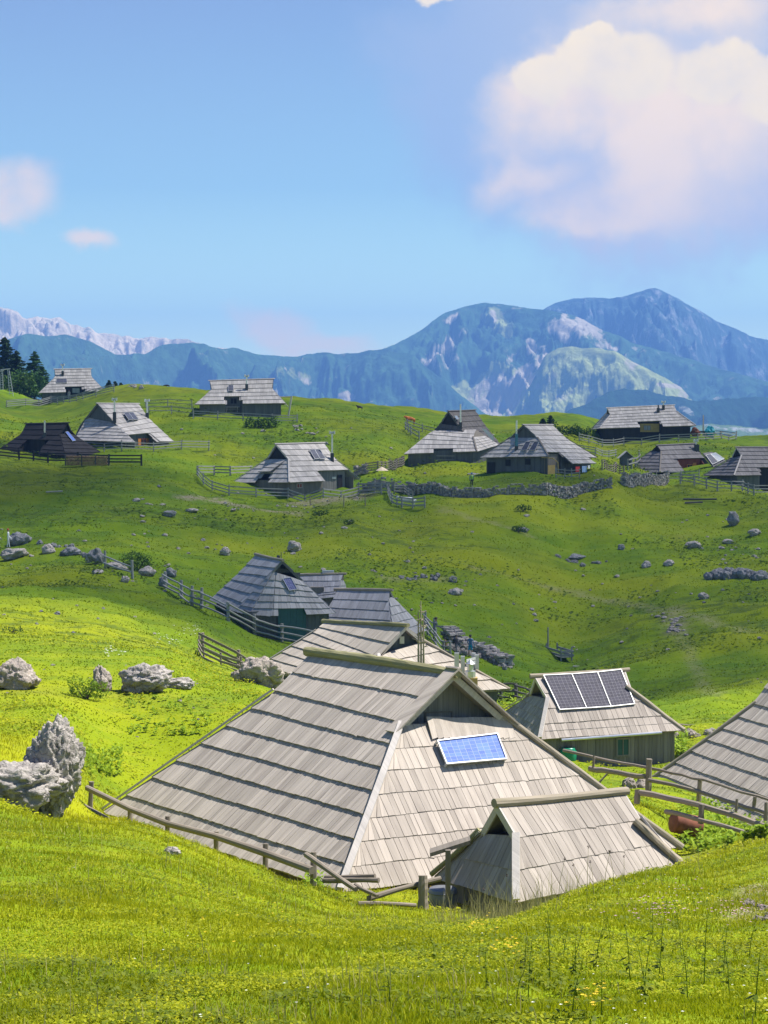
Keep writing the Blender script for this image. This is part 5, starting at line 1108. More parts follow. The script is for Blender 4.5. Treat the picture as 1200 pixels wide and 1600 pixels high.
drywall('long dark dry stone wall enclosing the huts in the middle of the picture',[(568,770),(640,772),(700,776),(760,777),(850,774),(915,770),(954,764)],1.2,.6,8,.34,1,mats=('rockd','rock'))
drywall('short dry stone wall left of the dark hut with red-brown front',[(974,760),(1010,758),(1042,753)],1.35,.6,2,.36,2)
drywall('low dry stone wall left of the light plank fence',[(556,743),(572,741)],1.2,.6,0,.36,3)
drywall('tumbled pale stone wall beside the walking people',[(700,1012,158),(720,1018,156),(745,1026,154),(768,1033,152),(790,1046,150)],.8,1.1,0,.32,4,mats=('rock','rock'))
band([(700,1012),(720,1018),(745,1026),(768,1033),(792,1046)],70,8,8,'tumbled stones along the pale wall beside the walking people','rock',seed=31,spread=2.5,dmin=120)
# ------------------------------------------------------------------ people and cattle
def bands(name,stops):
    """colours by body height in object space (clothes)"""
    m,nt,_=newmat(name); z=mk(nt,'ShaderNodeSeparateXYZ',{0:mk(nt,'ShaderNodeTexCoord').outputs['Object']}).outputs[2]
    col=stops[0][1]
    for h_,c in stops[1:]: col=MIX(nt,M_(nt,'GREATER_THAN',z,h_),col,c)
    finish(nt,col,.8); return m
def skinfig(name,verts,edges,rad,mat,parent,sub=1):
    me=bpy.data.meshes.new(name); me.from_pydata([Vector(v) for v in verts],edges,[]); o=bpy.data.objects.new(name,me); COL.objects.link(o); o.parent=parent
    o.modifiers.new('skin','SKIN')
    if not me.skin_vertices: me.skin_vertices.data if False else None
    if len(me.skin_vertices)==0:
        bpy.context.view_layer.objects.active=o; bpy.ops.mesh.customdata_skin_add() if hasattr(bpy.ops.mesh,'customdata_skin_add') else None
    lay=me.skin_vertices[0]
    for i,r in enumerate(rad): lay.data[i].radius=(r,r) if not isinstance(r,tuple) else r
    lay.data[0].use_root=True
    s=o.modifiers.new('sub','SUBSURF'); s.levels=sub; s.render_levels=sub
    me.materials.append(mat); return o
def person(label,foot,H_=1.72,rot=0,shirt=(.3,.3,.35),trou=(.03,.035,.05),hair=(.03,.02,.015),skin=(.45,.28,.2),bag=None,sleeve=True,shorts=None,lean=0.,arm=(.25,-.1)):
    root=empty('person',foot); root.rotation_euler=(0,0,rot); tag(root,label,'person'); k=H_/1.72
    V=[(0,0,.95),(0,.0,1.15),(0,lean*.5,1.36),(0,lean*.8,1.48),(0,lean*.95,1.56),(0,lean,1.68)]
    Rr=[(.16,.11),(.14,.10),(.17,.10),(.06,.055),(.085,.09),(.075,.085)]
    E=[(0,1),(1,2),(2,3),(3,4),(4,5)]
    for sg in(-1,1):
        b=len(V); st=.13*sg
        V+=[(.09*sg,0,.86),(.10*sg,st*.5,.48),(.10*sg,st,.07),(.10*sg,st-.14,.03)]; Rr+=[.085,.058,.042,.035]; E+=[(0,b),(b,b+1),(b+1,b+2),(b+2,b+3)]
        b=len(V); V+=[(.19*sg,lean*.7,1.38),(.24*sg,lean*.6-arm[1]*sg*.5,1.12),(.24*sg,lean*.6-arm[0],.90 if arm[0]<.4 else 1.1),(.24*sg,lean*.6-arm[0]-.03,.83 if arm[0]<.4 else 1.08)]; Rr+=[.05,.038,.028,.026]; E+=[(2,b),(b,b+1),(b+1,b+2),(b+2,b+3)]
        h=len(V)-1
        for f in range(5):
            fx=(f-2)*.016; V.append((V[h][0]+(fx if f else -.045*sg),V[h][1]-.02-(.015 if f else .02),V[h][2]-(.075-.006*abs(f-2) if f else .02))); Rr.append(.009); E.append((h,len(V)-1))
    V=[(x*k,y*k,z*k) for x,y,z in V]; Rr=[(r[0]*k,r[1]*k) if isinstance(r,tuple) else r*k for r in Rr]
    st=[(0,(.04,.03,.03)),(.08*k,skin if shorts else trou),((.55 if shorts else .3)*k,shorts or trou),(.95*k,shirt),(1.46*k,skin)]
    skinfig('body',V,E,Rr,bands('clothing',st),root)
    m=MB(); c=np.array(foot)+0; 
    import bmesh
    bm=bmesh.new(); bmesh.ops.create_icosphere(bm,subdivisions=3,radius=.112*k)
    for v in list(bm.verts):
        if v.co.z<-.01*k and v.co.y<.02*k: bm.verts.remove(v)
    me=bpy.data.meshes.new('hair'); bm.to_mesh(me); bm.free(); me.materials.append(plain('hair_colour',hair,.7)); o=bpy.data.objects.new('hair',me); COL.objects.link(o); o.parent=root; o.location=(0,(lean+.015)*k,1.66*k)
    # face: eyes, nose, mouth, ears
    m=MB(); 
    for sx in(-1,1): m.box((sx*.032,lean-.092,1.645),(.02,.012,.012)); m.box((sx*.088,lean,1.62),(.015,.03,.05))
    m.box((0,lean-.1,1.615),(.022,.03,.035)); m.box((0,lean-.09,1.575),(.045,.012,.01)); m.v=[(x*k,y*k,z*k) for x,y,z in m.v]
    o=m.build('face',plain('face_skin',tuple(x*.7 for x in skin)),None,off=np.zeros(3)); o.parent=root
    if bag:
        m=MB(); m.tube([(0,.16+lean*.6,.98),(0,.19+lean*.6,1.1),(0,.19+lean*.6,1.32),(0,.16+lean*.6,1.45)],[.10,.17,.17,.09],10,.05); m.v=[(x*k,y*k,z*k) for x,y,z in m.v]
        o=m.build('backpack',plain('backpack_fabric',bag,.7),None,off=np.zeros(3)); o.parent=root
    return root
def pft(u,v,d=None): return onground(u,v,d) if d else hit(u,v)
person('person in blue shirt and bright blue shorts walking beside the tumbled stone wall',pft(735,1022,151),1.62,rot=2.6,shirt=(.10,.20,.38),shorts=(.02,.28,.50),trou=(.02,.28,.50))
person('person with dark backpack and pale shirt sitting low at the stone wall',pft(713,1024,150.5),1.45,rot=.9,shirt=(.03,.03,.035),trou=(.12,.13,.16),bag=(.03,.03,.035))
person('tall person in dark clothes with white bag strap leaning over the gate',pft(679,1006,151),1.78,rot=1.2,shirt=(.14,.15,.18),trou=(.03,.03,.04),lean=-.12,arm=(.5,.1))
person('small person in black with red-brown top behind the gate posts',pft(695,1014,149),1.25,rot=0,shirt=(.28,.12,.09),trou=(.02,.02,.02))
person('walker with red hat and white shirt beside the dark boulder at the left edge',pft(13,856),1.7,rot=1.6,shirt=(.75,.75,.78),trou=(.70,.70,.74),hair=(.45,.06,.03),skin=(.5,.33,.25))
person('walker partly outside the left edge of the picture',pft(-2,856),1.6,rot=1.6,shirt=(.5,.5,.52),trou=(.2,.2,.22))
person('person in red cap and white clothes standing in the porch of the top left hut',pft(108,622,376),1.75,rot=0,shirt=(.6,.55,.52),trou=(.55,.55,.6),hair=(.35,.05,.03))
person('hiker with blue top and lime green backpack resting at the stone wall',pft(737,779,240),1.75,rot=math.pi,shirt=(.03,.18,.42),trou=(.03,.03,.04),bag=(.22,.42,.05),hair=(.02,.15,.35))
def beast(label,foot,L,hgt,col,rot,name='cow',cat='cow',head=(.55,.05),down=False):
    root=empty(name,foot); root.rotation_euler=(0,0,rot); tag(root,label,cat); h=hgt
    hz=h*.35 if down else h*1.0
    V=[(-.5*L,0,.78*h),(-.2*L,0,.74*h),(.15*L,0,.74*h),(.38*L,0,.80*h),(.58*L,0,(.62 if down else .95)*h),(.72*L,0,hz),(.86*L,0,hz-.12*h)]
    Rr=[(.17*h,.19*h),(.2*h,.24*h),(.21*h,.25*h),(.17*h,.2*h),(.1*h,.13*h),(.09*h,.1*h),(.055*h,.06*h)]; E=[(i,i+1) for i in range(6)]
    for sx,att,knee in((-.46,0,-.06),(.36,3,.02)):
        for sg in(-1,1):
            b=len(V); V+=[(sx*L,.13*h*sg,.55*h),(sx*L+knee*L,.13*h*sg,.28*h),(sx*L,.13*h*sg,.03*h)]; Rr+=[.10*h,.05*h,.045*h]; E+=[(att,b),(b,b+1),(b+1,b+2)]
    b=len(V); V+=[(-.62*L,0,.7*h),(-.63*L,0,.35*h)]; Rr+=[.03*h,.025*h]; E+=[(0,b),(b,b+1)]
    for sg in(-1,1): b=len(V); V.append((.68*L,.14*h*sg,hz+.04*h)); Rr.append(.025*h); E.append((5,b))
    m,nt,_=newmat('hide'); n_=NOISE(nt,mk(nt,'ShaderNodeTexCoord').outputs['Object'],2.,3); finish(nt,MIX(nt,RAMP(nt,n_,.5,.56),col,tuple(min(.8,c*1.5) for c in col)),.8)
    skinfig('body',V,E,Rr,m,root); return root
beast('orange-brown cow standing on the crest above the leaning fence',pft(641,668,318),1.25,1.3,(.45,.13,.035),math.pi+.3)
beast('small dark calf on the skyline in front of the blue mountain',pft(562,642,334),.75,.85,(.05,.04,.04),math.pi)
beast('dark cow lying low on the skyline between the two crest huts',pft(260,605,378),1.0,.7,(.03,.03,.03),math.pi,down=True)
beast('white sheep inside the small pale pen',pft(637,794,226),1.5,1.0,(.70,.68,.66),math.pi,name='sheep',cat='sheep')
# ------------------------------------------------------------------ small things
g=hit(597,756); root=empty('garden_parasol',g); tag(root,'beige garden parasol open above the stone wall','parasol')
m=MB(); m.tube([g,g+[0,0,1.7]],.03,6); m.build('pole',MT['alu'],root); m=MB(); m.tube([g+[0,0,1.3],g+[0,0,1.5],g+[0,0,1.75]],[.8,.5,.03],10,0); m.build('canopy',plain('canvas',(.62,.50,.36),.8),root)
# laundry
s=HOBJ['U7']['S']['F']; 
for nm,lb,u0,u1,v0,v1,c in(('red_garment','red garment hanging under the eave of the laundry hut',899,906,727,735,(.55,.04,.04)),('blue_garment','pale blue garment hanging right of the red one',909,917,726,736,(.25,.38,.62)),('white_cloth','small white cloth hanging at the right end of the laundry',918,922,725,730,(.7,.7,.7))):
    a=s.px(u0,724);b=s.px(u1,724); a=a-[0,.5,0]; k=np.linalg.norm(a)/F; m=MB(); n_=6
    for i in range(n_):
        x0,x1=i/n_,(i+1)/n_; p0=a+(b-a)*x0+[0,.05*math.sin(i*1.9),0];p1=a+(b-a)*x1+[0,.05*math.sin((i+1)*1.9),0]; hh=(v1-v0)*k
        p0=p0-[0,0,(v0-722)*k];p1=p1-[0,0,(v0-722)*k]
        m.slab([p0,p1,p1-[0,0,hh*(1-.1*(i%2))],p0-[0,0,hh]],[0,-1,0],.02)
    o=at_base(m,nm,plain(nm,c,.8),a); tag(o,lb,'laundry')
# firewood stack at the black hut
a=unproj(103,727,243);b=unproj(170,728,243); root=empty('firewood_stack',a); tag(root,'long stack of split firewood in front of the black hut','firewood'); m=MB()
e=nz(b-a)
L=np.linalg.norm(b-a); z0=a[2]
for i in range(int(L/.19)):
    for j in range(6):
        c=a+e*(i*.19+.09*(j%2))+[0,0,j*.19+.1]; m.tube([c+[0,-.35+random.uniform(-.05,.05),0],c+[0,.35,0]],.095*random.uniform(.8,1.1),6,.2)
m.build('log',wood('firewood',(.36,.22,.11),.45,.2),root)
m=MB()
for t in(0,.38,.7,1.): p=a+(b-a)*t; m.box(p+[0,-.4,.65],(.12,.1,1.4))
m.build('stake',MT['raild'],root)
# wooden trough/sledge with pole on the slope
g=onground(882,1034,161.5); root=empty('timber_trough',g); tag(root,'open timber trough lying on the meadow with a tall pole at its far end','trough')
e=nz([.30,-.95,0]); n_=np.array([e[1],-e[0],0]); m=MB(); c=g+[-.35,.9,.45]
for sg in(-1,1):
    for zz in(.0,.3): m.box(c+n_*sg*.5+[0,0,zz],(3.4,.06,.16),(e,n_,[0,0,1]))
m.box(c+[0,0,-.15],(3.3,.95,.05),(e,n_,[0,0,1])); m.box(c+e*1.68,(.06,1.1,.2),(e,n_,[0,0,1])); m.box(c+e*1.68+[0,0,.3],(.06,1.1,.14),(e,n_,[0,0,1]))
for x in(-1.5,1.5):
    for sg in(-1,1): m.box(c+e*x+n_*sg*.45+[0,0,.1],(.1,.1,1.1),(e,n_,[0,0,1]))
m.build('frame',MT['railg'],root); m=MB(); p=c-e*1.6+n_*.3; m.log(p+[0,0,-.4],p+[0,0,1.9],.07,.06,7,4); m.build('pole',MT['railg'],root)
m=MB(); p=onground(895,1048,158); m.log(p+[0,0,.05],p+[1.8,.3,.1],.06,.05); o=at_base(m,'loose_plank',MT['railg'],p); tag(o,'loose board lying in the grass right below the timber trough','board')
pole(hit(72,777)+[0,0,.2],hit(98,772)+[0,0,.3],.09,'fallen_pole','pale log lying in the far grass at left','railg')
pole(hit(1068,783)+[0,0,.15],hit(1120,786)+[0,0,.3],.12,'fallen_pole','longest of the grey poles piled below the upper right fence','raild')
pole(hit(1070,788)+[0,0,.15],hit(1098,790)+[0,0,.3],.12,'fallen_pole','shorter grey pole piled below the upper right fence','raild')
# picnic bench at crest hut
g=onground(363,651,308.5)+[0,0,.25]; root=empty('picnic_table',g); tag(root,'pale picnic table in front of the crest hut porch','table'); m=MB(); m.box(g+[0,0,.78],(2.2,.8,.06)); m.build('tabletop',MT['alu'],root)
for sg in(-1,1): m=MB(); m.box(g+[0,sg*.75,.46],(2.2,.26,.05)); m.build('bench_seat',MT['railg'],root)
for sx in(-1,1): m=MB(); m.tube([g+[sx*.8,-.75,0],g+[sx*.8,-.25,.78]],.05,5); m.tube([g+[sx*.8,.75,0],g+[sx*.8,.25,.78]],.05,5); m.box(g+[sx*.8,0,.42],(.06,1.6,.1)); m.build('leg',MT['railg'],root)
m=MB(); a=onground(450,650,308); a=a+[0,0,0]; b=unproj(456,619,308); m.tube([a,b],.14,7); m.tube([b-[0,0,.05],unproj(437,620,309)],.06,6); m.tube([unproj(451,636,308),unproj(440,625,309)],.05,6)
o=at_base(m,'leaning_pole',MT['trim'],a); tag(o,'bleached leaning pole with crossbar at the right end of the crest hut','pole')
# lattice pylons
for (u0,vb,u1,vt,lb,d) in((18,615,13,577,'white lattice utility pole leaning left beside the spruces',390),(2,612,3,580,'grey utility pole right at the left edge of the picture',392)):
    a=unproj(u0,vb,d);b=unproj(u1,vt,d); root=empty('utility_pole',a); tag(root,lb,'utility pole'); m=MB(); L=b-a
    for sg in(-1,1): m.tube([a+[sg*.36,0,-.6],b+[sg*.12,0,0]],.055,5)
    for i in range(9):
        t=i/9; w=.36*(1-t)+.12*t; p=a+L*t; m.tube([p+[-w,0,0],p+[w,0,0]],.05,5)
    m.build('lattice',MT['alu'],root); m=MB(); m.tube([b+[-1.5,0,-.1],b+[.4,0,.1]],.08,6); m.build('crossarm',MT['metal'],root)
g=onground(1099,686,340); root=empty('covered_pile',g); tag(root,'pile under a teal tarp with a pale mast, right of the long skyline hut','pile')
rm=rockmesh('tarp',(1.0,.8,1.1),3,3,.3,'teal'); o=bpy.data.objects.new('tarp',rm); COL.objects.link(o); o.parent=root; o.location=(1.0,0,.9); rm.materials.clear(); rm.materials.append(plain('teal_tarp',(.01,.26,.33),.5))
rm=rockmesh('crate',(.9,.7,.9),3,4,.3,'rust'); o=bpy.data.objects.new('bundle',rm); COL.objects.link(o); o.parent=root; o.location=(-1.3,0,.8)
m=MB(); m.tube([g+[0,0,0],g+[-.05,0,3.8]],[.16,.09],7); m.build('mast',MT['trim'],root)
m=MB(); m.box(g+[.1,0,1.0],(1.4,.6,.3)); m.build('bench',MT['raild'],root)
m=MB(); p=onground(764,690,290); m.tube([p,p+[0,0,2.7],p+[.3,0,3.1],p+[.8,0,2.95]],.03,5); o=at_base(m,'lamp_pole',MT['metal'],p); tag(o,'thin curved pole between the annexed hut and the laundry hut','pole')
p=onground(742,742,262); rm=rockmesh('t',(1.1,.7,.3),3,9,.3,'rockd'); o=bpy.data.objects.new('stone_slab',rm); COL.objects.link(o); o.location=p+[0,0,-.1]; tag(o,'grey stone slab step at the left corner of the laundry hut','rock')
root=empty('downpipe',p) if False else None
m=MB(); H7=HOBJ['U7']; a=H7['S']['F'].ft(.02,1.)-[0,.2,.05]; k=.08; m.tube([H7['S']['H1'].ft(.9,1.)+[0,-.2,-.1],a+[.4,-.2,-.2],a+[1.0,-.2,-.7],a+[1.1,-.2,-2.2]],.07,6); m.build('downpipe',MT['ochre'],H7['root'])
# ------------------------------------------------------------------ mountains
def mtmat(name,forest,rockc,mead,sc_=1.):
    m,nt,_=newmat(name); pos=mk(nt,'ShaderNodeNewGeometry').outputs['Position']
    rk=mk(nt,'ShaderNodeAttribute',attribute_name='rock').outputs['Fac']; md=mk(nt,'ShaderNodeAttribute',attribute_name='mead').outputs['Fac']
    n1=NOISE(nt,pos,.012*sc_,8,.7); n2=NOISE(nt,mk(nt,'ShaderNodeMapping',{0:pos,1:(500,9,3)}).outputs[0],.03*sc_,6,.7); n3=NOISE(nt,mk(nt,'ShaderNodeMapping',{0:pos,3:(1,1,.35)}).outputs[0],.02*sc_,7,.75)
    col=MIX(nt,RAMP(nt,n2,.4,.65),forest,tuple(x*1.9 for x in forest))
    col=MIX(nt,RAMP(nt,M_(nt,'ADD',md,M_(nt,'MULTIPLY',M_(nt,'SUBTRACT',n1,.5),.9)),.42,.6),col,MIX(nt,RAMP(nt,n2,.4,.6),mead,tuple(x*.7 for x in mead)))
    col=MIX(nt,RAMP(nt,M_(nt,'ADD',rk,M_(nt,'MULTIPLY',M_(nt,'SUBTRACT',n3,.5),2.0)),.40,.72),col,MIX(nt,RAMP(nt,n1,.35,.65),tuple(x*.72 for x in rockc),rockc))
    finish(nt,col,.95,M_(nt,'ADD',n1,n3),.8,14.,.05)
    return m
def layer(name,label,prof,dist,depth,sf,mat,rockf=None,meadf=None,rb=.2,rough=1.,back=400,seed=0,spur=1.,nth=620,nr_=190,umar=30):
    us=np.array([p[0] for p in prof],float); vs=np.array([p[1] for p in prof],float)
    u=np.linspace(us[0]-umar,us[-1]+umar,nth); v=np.interp(u,us,vs); v=np.convolve(np.pad(v,4,'edge'),np.ones(9)/9,'valid')
    v=v+fbm(u/23.,u*0+seed,5,seed)*2.0*rough*np.clip(1,0,1)
    d=dist*(1+.05*fbm(u/260.,u*0+3,2,seed+5)); th=np.arctan((u-600)/F)
    zr=(650-v)/F*d
    s=np.concatenate([-np.linspace(0,1,nr_-30)**1.3*depth,np.linspace(0,1,30)[1:]*back]); s=np.sort(s)
    S,_=np.meshgrid(s,u,indexing='ij'); D=d[None]+S
    low=-S.clip(None,0); dep=low*sf*(1.0-.18*np.clip(low/depth,0,1)) 
    Z=np.where(S<0,zr[None]-dep,zr[None]-S*.7)
    Xc=D*np.tan(th)[None]; amp=np.clip(low/140.,0,1)
    warp=fbm(Xc/420,D/700,3,seed+9)*160
    rd_=1-np.abs(fbm((Xc+warp)/210.,D/900.,5,seed+20,.55))*1.9
    Z=Z+amp*(rd_-.45)*70*spur+amp*fbm(Xc/60.,D/60.,5,seed+40,.6)*22*spur
    # keep the crest: nothing in front may rise above the sight line of the ridge
    lim=(650-v)[None]/F*D-4*amp
    Z=np.where(S<0,np.minimum(Z,lim+0*Z),Z)
    V=np.stack([Xc,D*1.0,Z],-1).reshape(-1,3); a=np.arange(len(s)-1)[:,None]*nth; b=np.arange(nth-1)[None]
    Q=np.stack([a+b,a+b+1,a+nth+b+1,a+nth+b],-1).reshape(-1,4)
    me=bpy.data.meshes.new(name); fastmesh(me,V,Q)
    U_p=600+F*Xc/D; V_p=650-F*Z/D
    ridge=np.clip((rd_-.55)*1.3,0,1)
    rk=np.full(Z.shape,rb)+.12*ridge
    if rockf: 
        for (cu,cv,ru,rv,an,st) in rockf:
            ca,sa=math.cos(math.radians(an)),math.sin(math.radians(an)); x=(U_p-cu)*ca+(V_p-cv)*sa; y=-(U_p-cu)*sa+(V_p-cv)*ca
            w=fbm(U_p/14.,V_p/14.,4,seed+60)*.55; q=np.sqrt((x/ru)**2+(y/rv)**2)+w; rk=np.maximum(rk,np.clip(1.55-q,0,1)*st)
    md=np.zeros(Z.shape)
    if meadf:
        for (cu,cv,ru,rv,an,st) in meadf:
            ca,sa=math.cos(math.radians(an)),math.sin(math.radians(an)); x=(U_p-cu)*ca+(V_p-cv)*sa; y=-(U_p-cu)*sa+(V_p-cv)*ca
            w=fbm(U_p/18.,V_p/18.,4,seed+80)*.4; q=np.sqrt((x/ru)**2+(y/rv)**2)+w; md=np.maximum(md,np.clip(1.5-q,0,1)*st)
    for nm,A_ in(('rock',rk),('mead',md)):
        at=me.attributes.new(nm,'FLOAT','POINT'); at.data.foreach_set('value',A_.ravel().astype(np.float32))
    me.materials.append(mat); o=bpy.data.objects.new(name,me); COL.objects.link(o); tag(o,kind='structure'); return o
FO=(.028,.065,.025); RK=(.46,.40,.30); MD=(.33,.37,.12)
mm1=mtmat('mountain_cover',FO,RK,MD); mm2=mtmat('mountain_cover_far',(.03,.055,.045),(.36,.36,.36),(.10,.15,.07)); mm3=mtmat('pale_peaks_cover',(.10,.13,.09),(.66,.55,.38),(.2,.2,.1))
mm4=mtmat('forest_cover',(.012,.035,.022),(.35,.36,.33),(.13,.20,.07),2.)
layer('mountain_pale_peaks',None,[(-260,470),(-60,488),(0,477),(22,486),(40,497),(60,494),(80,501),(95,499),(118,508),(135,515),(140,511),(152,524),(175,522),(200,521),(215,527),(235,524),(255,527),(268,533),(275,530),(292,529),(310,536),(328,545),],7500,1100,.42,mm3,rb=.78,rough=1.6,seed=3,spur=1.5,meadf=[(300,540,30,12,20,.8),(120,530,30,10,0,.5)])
layer('mountain_left_ridge',None,[(-260,560),(0,534),(40,524),(75,525),(100,522),(118,528),(140,533),(160,541),(185,553),(205,556),(232,550),(250,538),(265,536),(300,537),(330,542),(370,545),(400,551),(432,557),(460,556),(500,553),(560,551),(600,546),(640,552),(700,600),(760,650)],6000,1500,.42,mm1,rb=.17,rough=1.,seed=11,
  rockf=[(475,592,26,5,30,.75),(540,625,14,12,70,.8),(570,632,30,5,-35,.55),(432,610,8,7,0,.5),(490,622,7,4,20,.5),(110,530,40,4,0,.3),(60,560,60,6,10,.3),(250,600,100,8,0,.28)],meadf=[(470,590,45,14,10,.55),(400,600,120,20,0,.3)])
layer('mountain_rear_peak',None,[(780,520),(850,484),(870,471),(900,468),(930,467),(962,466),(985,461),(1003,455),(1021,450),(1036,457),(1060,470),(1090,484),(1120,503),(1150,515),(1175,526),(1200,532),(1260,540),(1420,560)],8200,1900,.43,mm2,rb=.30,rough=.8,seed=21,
  rockf=[(1020,465,16,14,0,.5),(1060,500,40,14,35,.45),(1000,520,40,8,10,.45),(1120,535,40,10,20,.4)],meadf=[(1100,560,120,20,10,.35)])
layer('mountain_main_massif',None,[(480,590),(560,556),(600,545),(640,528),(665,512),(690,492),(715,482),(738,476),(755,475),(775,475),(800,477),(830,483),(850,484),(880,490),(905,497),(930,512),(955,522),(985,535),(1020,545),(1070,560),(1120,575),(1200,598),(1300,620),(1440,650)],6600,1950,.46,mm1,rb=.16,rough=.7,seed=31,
  rockf=[(655,575,36,7,-30,.85),(690,545,30,8,-40,.8),(706,498,12,6,-20,.8),(722,520,16,8,-40,.5),(770,492,10,4,60,.8),(700,560,20,16,0,.55),(640,592,14,6,0,.7),(835,545,16,14,0,.98),(842,565,13,20,20,.9),(800,600,46,15,-40,1.),(765,628,75,30,-35,.95),(720,660,40,20,-40,.8),(832,600,14,18,20,.85),(820,632,28,10,0,.9),(905,512,48,14,10,.95),(880,525,30,8,30,.7),(945,540,22,6,20,.7),(960,545,10,5,0,.8),(995,545,30,5,20,.5)],
  meadf=[(775,505,40,20,40,.6),(790,635,120,55,-20,1.3),(690,560,60,20,-30,.35),(920,520,60,14,20,.45)])
layer('mountain_meadow_spur',None,[(740,690),(790,660),(830,600),(850,556),(870,544),(890,541),(910,545),(930,543),(960,550),(985,563),(1010,577),(1040,592),(1062,604),(1075,618),(1100,650),(1140,700)],5600,900,.5,mm1,rb=.12,rough=.5,seed=41,umar=5,
  rockf=[(860,590,30,10,-50,.55),(985,565,12,10,50,.6),(1050,603,28,4,5,.85),(1068,618,8,6,40,.8),(810,640,26,10,-30,.6),(880,620,20,10,-30,.45)],meadf=[(950,580,130,60,20,1.3),(850,640,90,50,0,1.1)])
layer('foothill_forest',None,[(500,720),(640,690),(760,672),(860,650),(900,638),(930,620),(950,611),(975,607),(1000,609),(1030,613),(1060,621),(1090,626),(1120,624),(1160,622),(1200,620),(1420,600)],4700,900,.40,mm4,rb=.02,rough=1.3,seed=51,
  rockf=[(1070,640,20,4,30,.6)],meadf=None,spur=.6)
layer('foothill_clearing',None,[(760,740),(900,715),(1000,690),(1060,672),(1110,661),(1150,664),(1200,668),(1420,660)],3900,700,.3,mm4,rb=.12,rough=1.,seed=61,rockf=[(1120,668,30,4,10,.7),(1170,672,40,4,5,.7)],meadf=[(1110,672,90,12,3,.9)],spur=.4)
me=bpy.data.meshes.new('valley_floor'); n_=60; xs=np.linspace(-4500,4500,n_); ys=np.linspace(930,14000,n_); X_,Y_=np.meshgrid(xs,ys,indexing='ij'); Z_=-175-420*np.clip((Y_-930)/2200,0,1)+30*fbm(X_/700,Y_/700,3,5)
Vv=np.stack([X_,Y_,Z_],-1).reshape(-1,3); a=np.arange(n_-1)[:,None]*n_; b=np.arange(n_-1)[None]; fastmesh(me,Vv,np.stack([a+b,a+n_+b,a+n_+b+1,a+b+1],-1).reshape(-1,4)); me.materials.append(mm4)
o=bpy.data.objects.new('valley_floor',me); COL.objects.link(o); tag(o,kind='structure')
# spiky conifer fringe reads as one wood on the foothill
# ------------------------------------------------------------------ haze
def hazebox():
    x0,x1,y0,y1,z0,z1=-5200,5200,-1000,12400,-720,620
    m=MB(); m.box(((x0+x1)/2,(y0+y1)/2,(z0+z1)/2),(x1-x0,y1-y0,z1-z0)); 
    mt=bpy.data.materials.new('haze_air'); mt.use_nodes=True; nt=mt.node_tree; nt.nodes.clear()
    v=mk(nt,'ShaderNodeVolumePrincipled',{'Color':(*HAZE_C,1),'Density':HAZE_D,'Anisotropy':0.}); o_=mk(nt,'ShaderNodeOutputMaterial'); nt.links.new(v.outputs[0],o_.inputs['Volume'])
    o=m.build('haze',mt,None,off=np.zeros(3)); tag(o,kind='stuff'); return o
HAZE_C=(.19,.43,1.); HAZE_D=1.35e-4
hazebox()
# ------------------------------------------------------------------ sun and sky
SEL=R(61); SAZ=R(76)      # elevation, azimuth clockwise from the view direction (+Y)
sd=Vector((math.sin(SAZ)*math.cos(SEL),math.cos(SAZ)*math.cos(SEL),math.sin(SEL)))
L=bpy.data.lights.new('sun','SUN'); L.energy=5.; L.angle=R(.5); L.color=(1.,.955,.88); so=bpy.data.objects.new('sun',L); COL.objects.link(so); so.rotation_euler=sd.to_track_quat('Z','Y').to_euler()
W=bpy.data.worlds.new('World'); sc.world=W; W.use_nodes=True; nt=W.node_tree; nt.nodes.clear()
sky=mk(nt,'ShaderNodeTexSky',sky_type='NISHITA',sun_disc=False,sun_elevation=SEL,sun_rotation=SAZ,altitude=1600,air_density=1.0,dust_density=.6,ozone_density=1.4)
el_=mk(nt,'ShaderNodeSeparateXYZ',{0:mk(nt,'ShaderNodeTexCoord').outputs['Generated']}).outputs[2]
skyc=MIX(nt,1.,sky.outputs[0],MIX(nt,RAMP(nt,el_,.28,.6),MIX(nt,RAMP(nt,el_,.11,.22),MIX(nt,RAMP(nt,el_,.03,.11),(2.3,2.35,1.3),(1.25,1.40,1.19)),(1.2,1.10,1.16)),(.78,.97,1.3)),'MULTIPLY')
# clouds: soft lumps placed by direction (x/y, z/y) so they sit still in the sky
dv=mk(nt,'ShaderNodeTexCoord').outputs['Generated']; sp=mk(nt,'ShaderNodeSeparateXYZ',{0:dv}); yy=M_(nt,'MAXIMUM',sp.outputs[1],.02)
UU=M_(nt,'MULTIPLY',M_(nt,'DIVIDE',sp.outputs[0],yy),3.2); VV=M_(nt,'MULTIPLY',M_(nt,'DIVIDE',sp.outputs[2],yy),3.2)   # units: 1000 photo px
P2=mk(nt,'ShaderNodeCombineXYZ',{0:UU,1:VV}).outputs[0]
w1=mk(nt,'ShaderNodeTexNoise',{'Vector':P2,'Scale':9.,'Detail':6.,'Roughness':.55}); w2=mk(nt,'ShaderNodeTexNoise',{'Vector':mk(nt,'ShaderNodeMapping',{0:P2,1:(4,7,1)}).outputs[0],'Scale':4.,'Detail':5.,'Roughness':.6})
def off(wn,amt): return mk(nt,'ShaderNodeVectorMath',{0:mk(nt,'ShaderNodeVectorMath',{0:wn.outputs[1],1:(.5,.5,.5)},operation='SUBTRACT').outputs[0],3:amt},operation='SCALE').outputs[0]
PA=mk(nt,'ShaderNodeVectorMath',{0:P2,1:off(w1,.10)},operation='ADD').outputs[0]; PB=mk(nt,'ShaderNodeVectorMath',{0:P2,1:off(w2,.30)},operation='ADD').outputs[0]
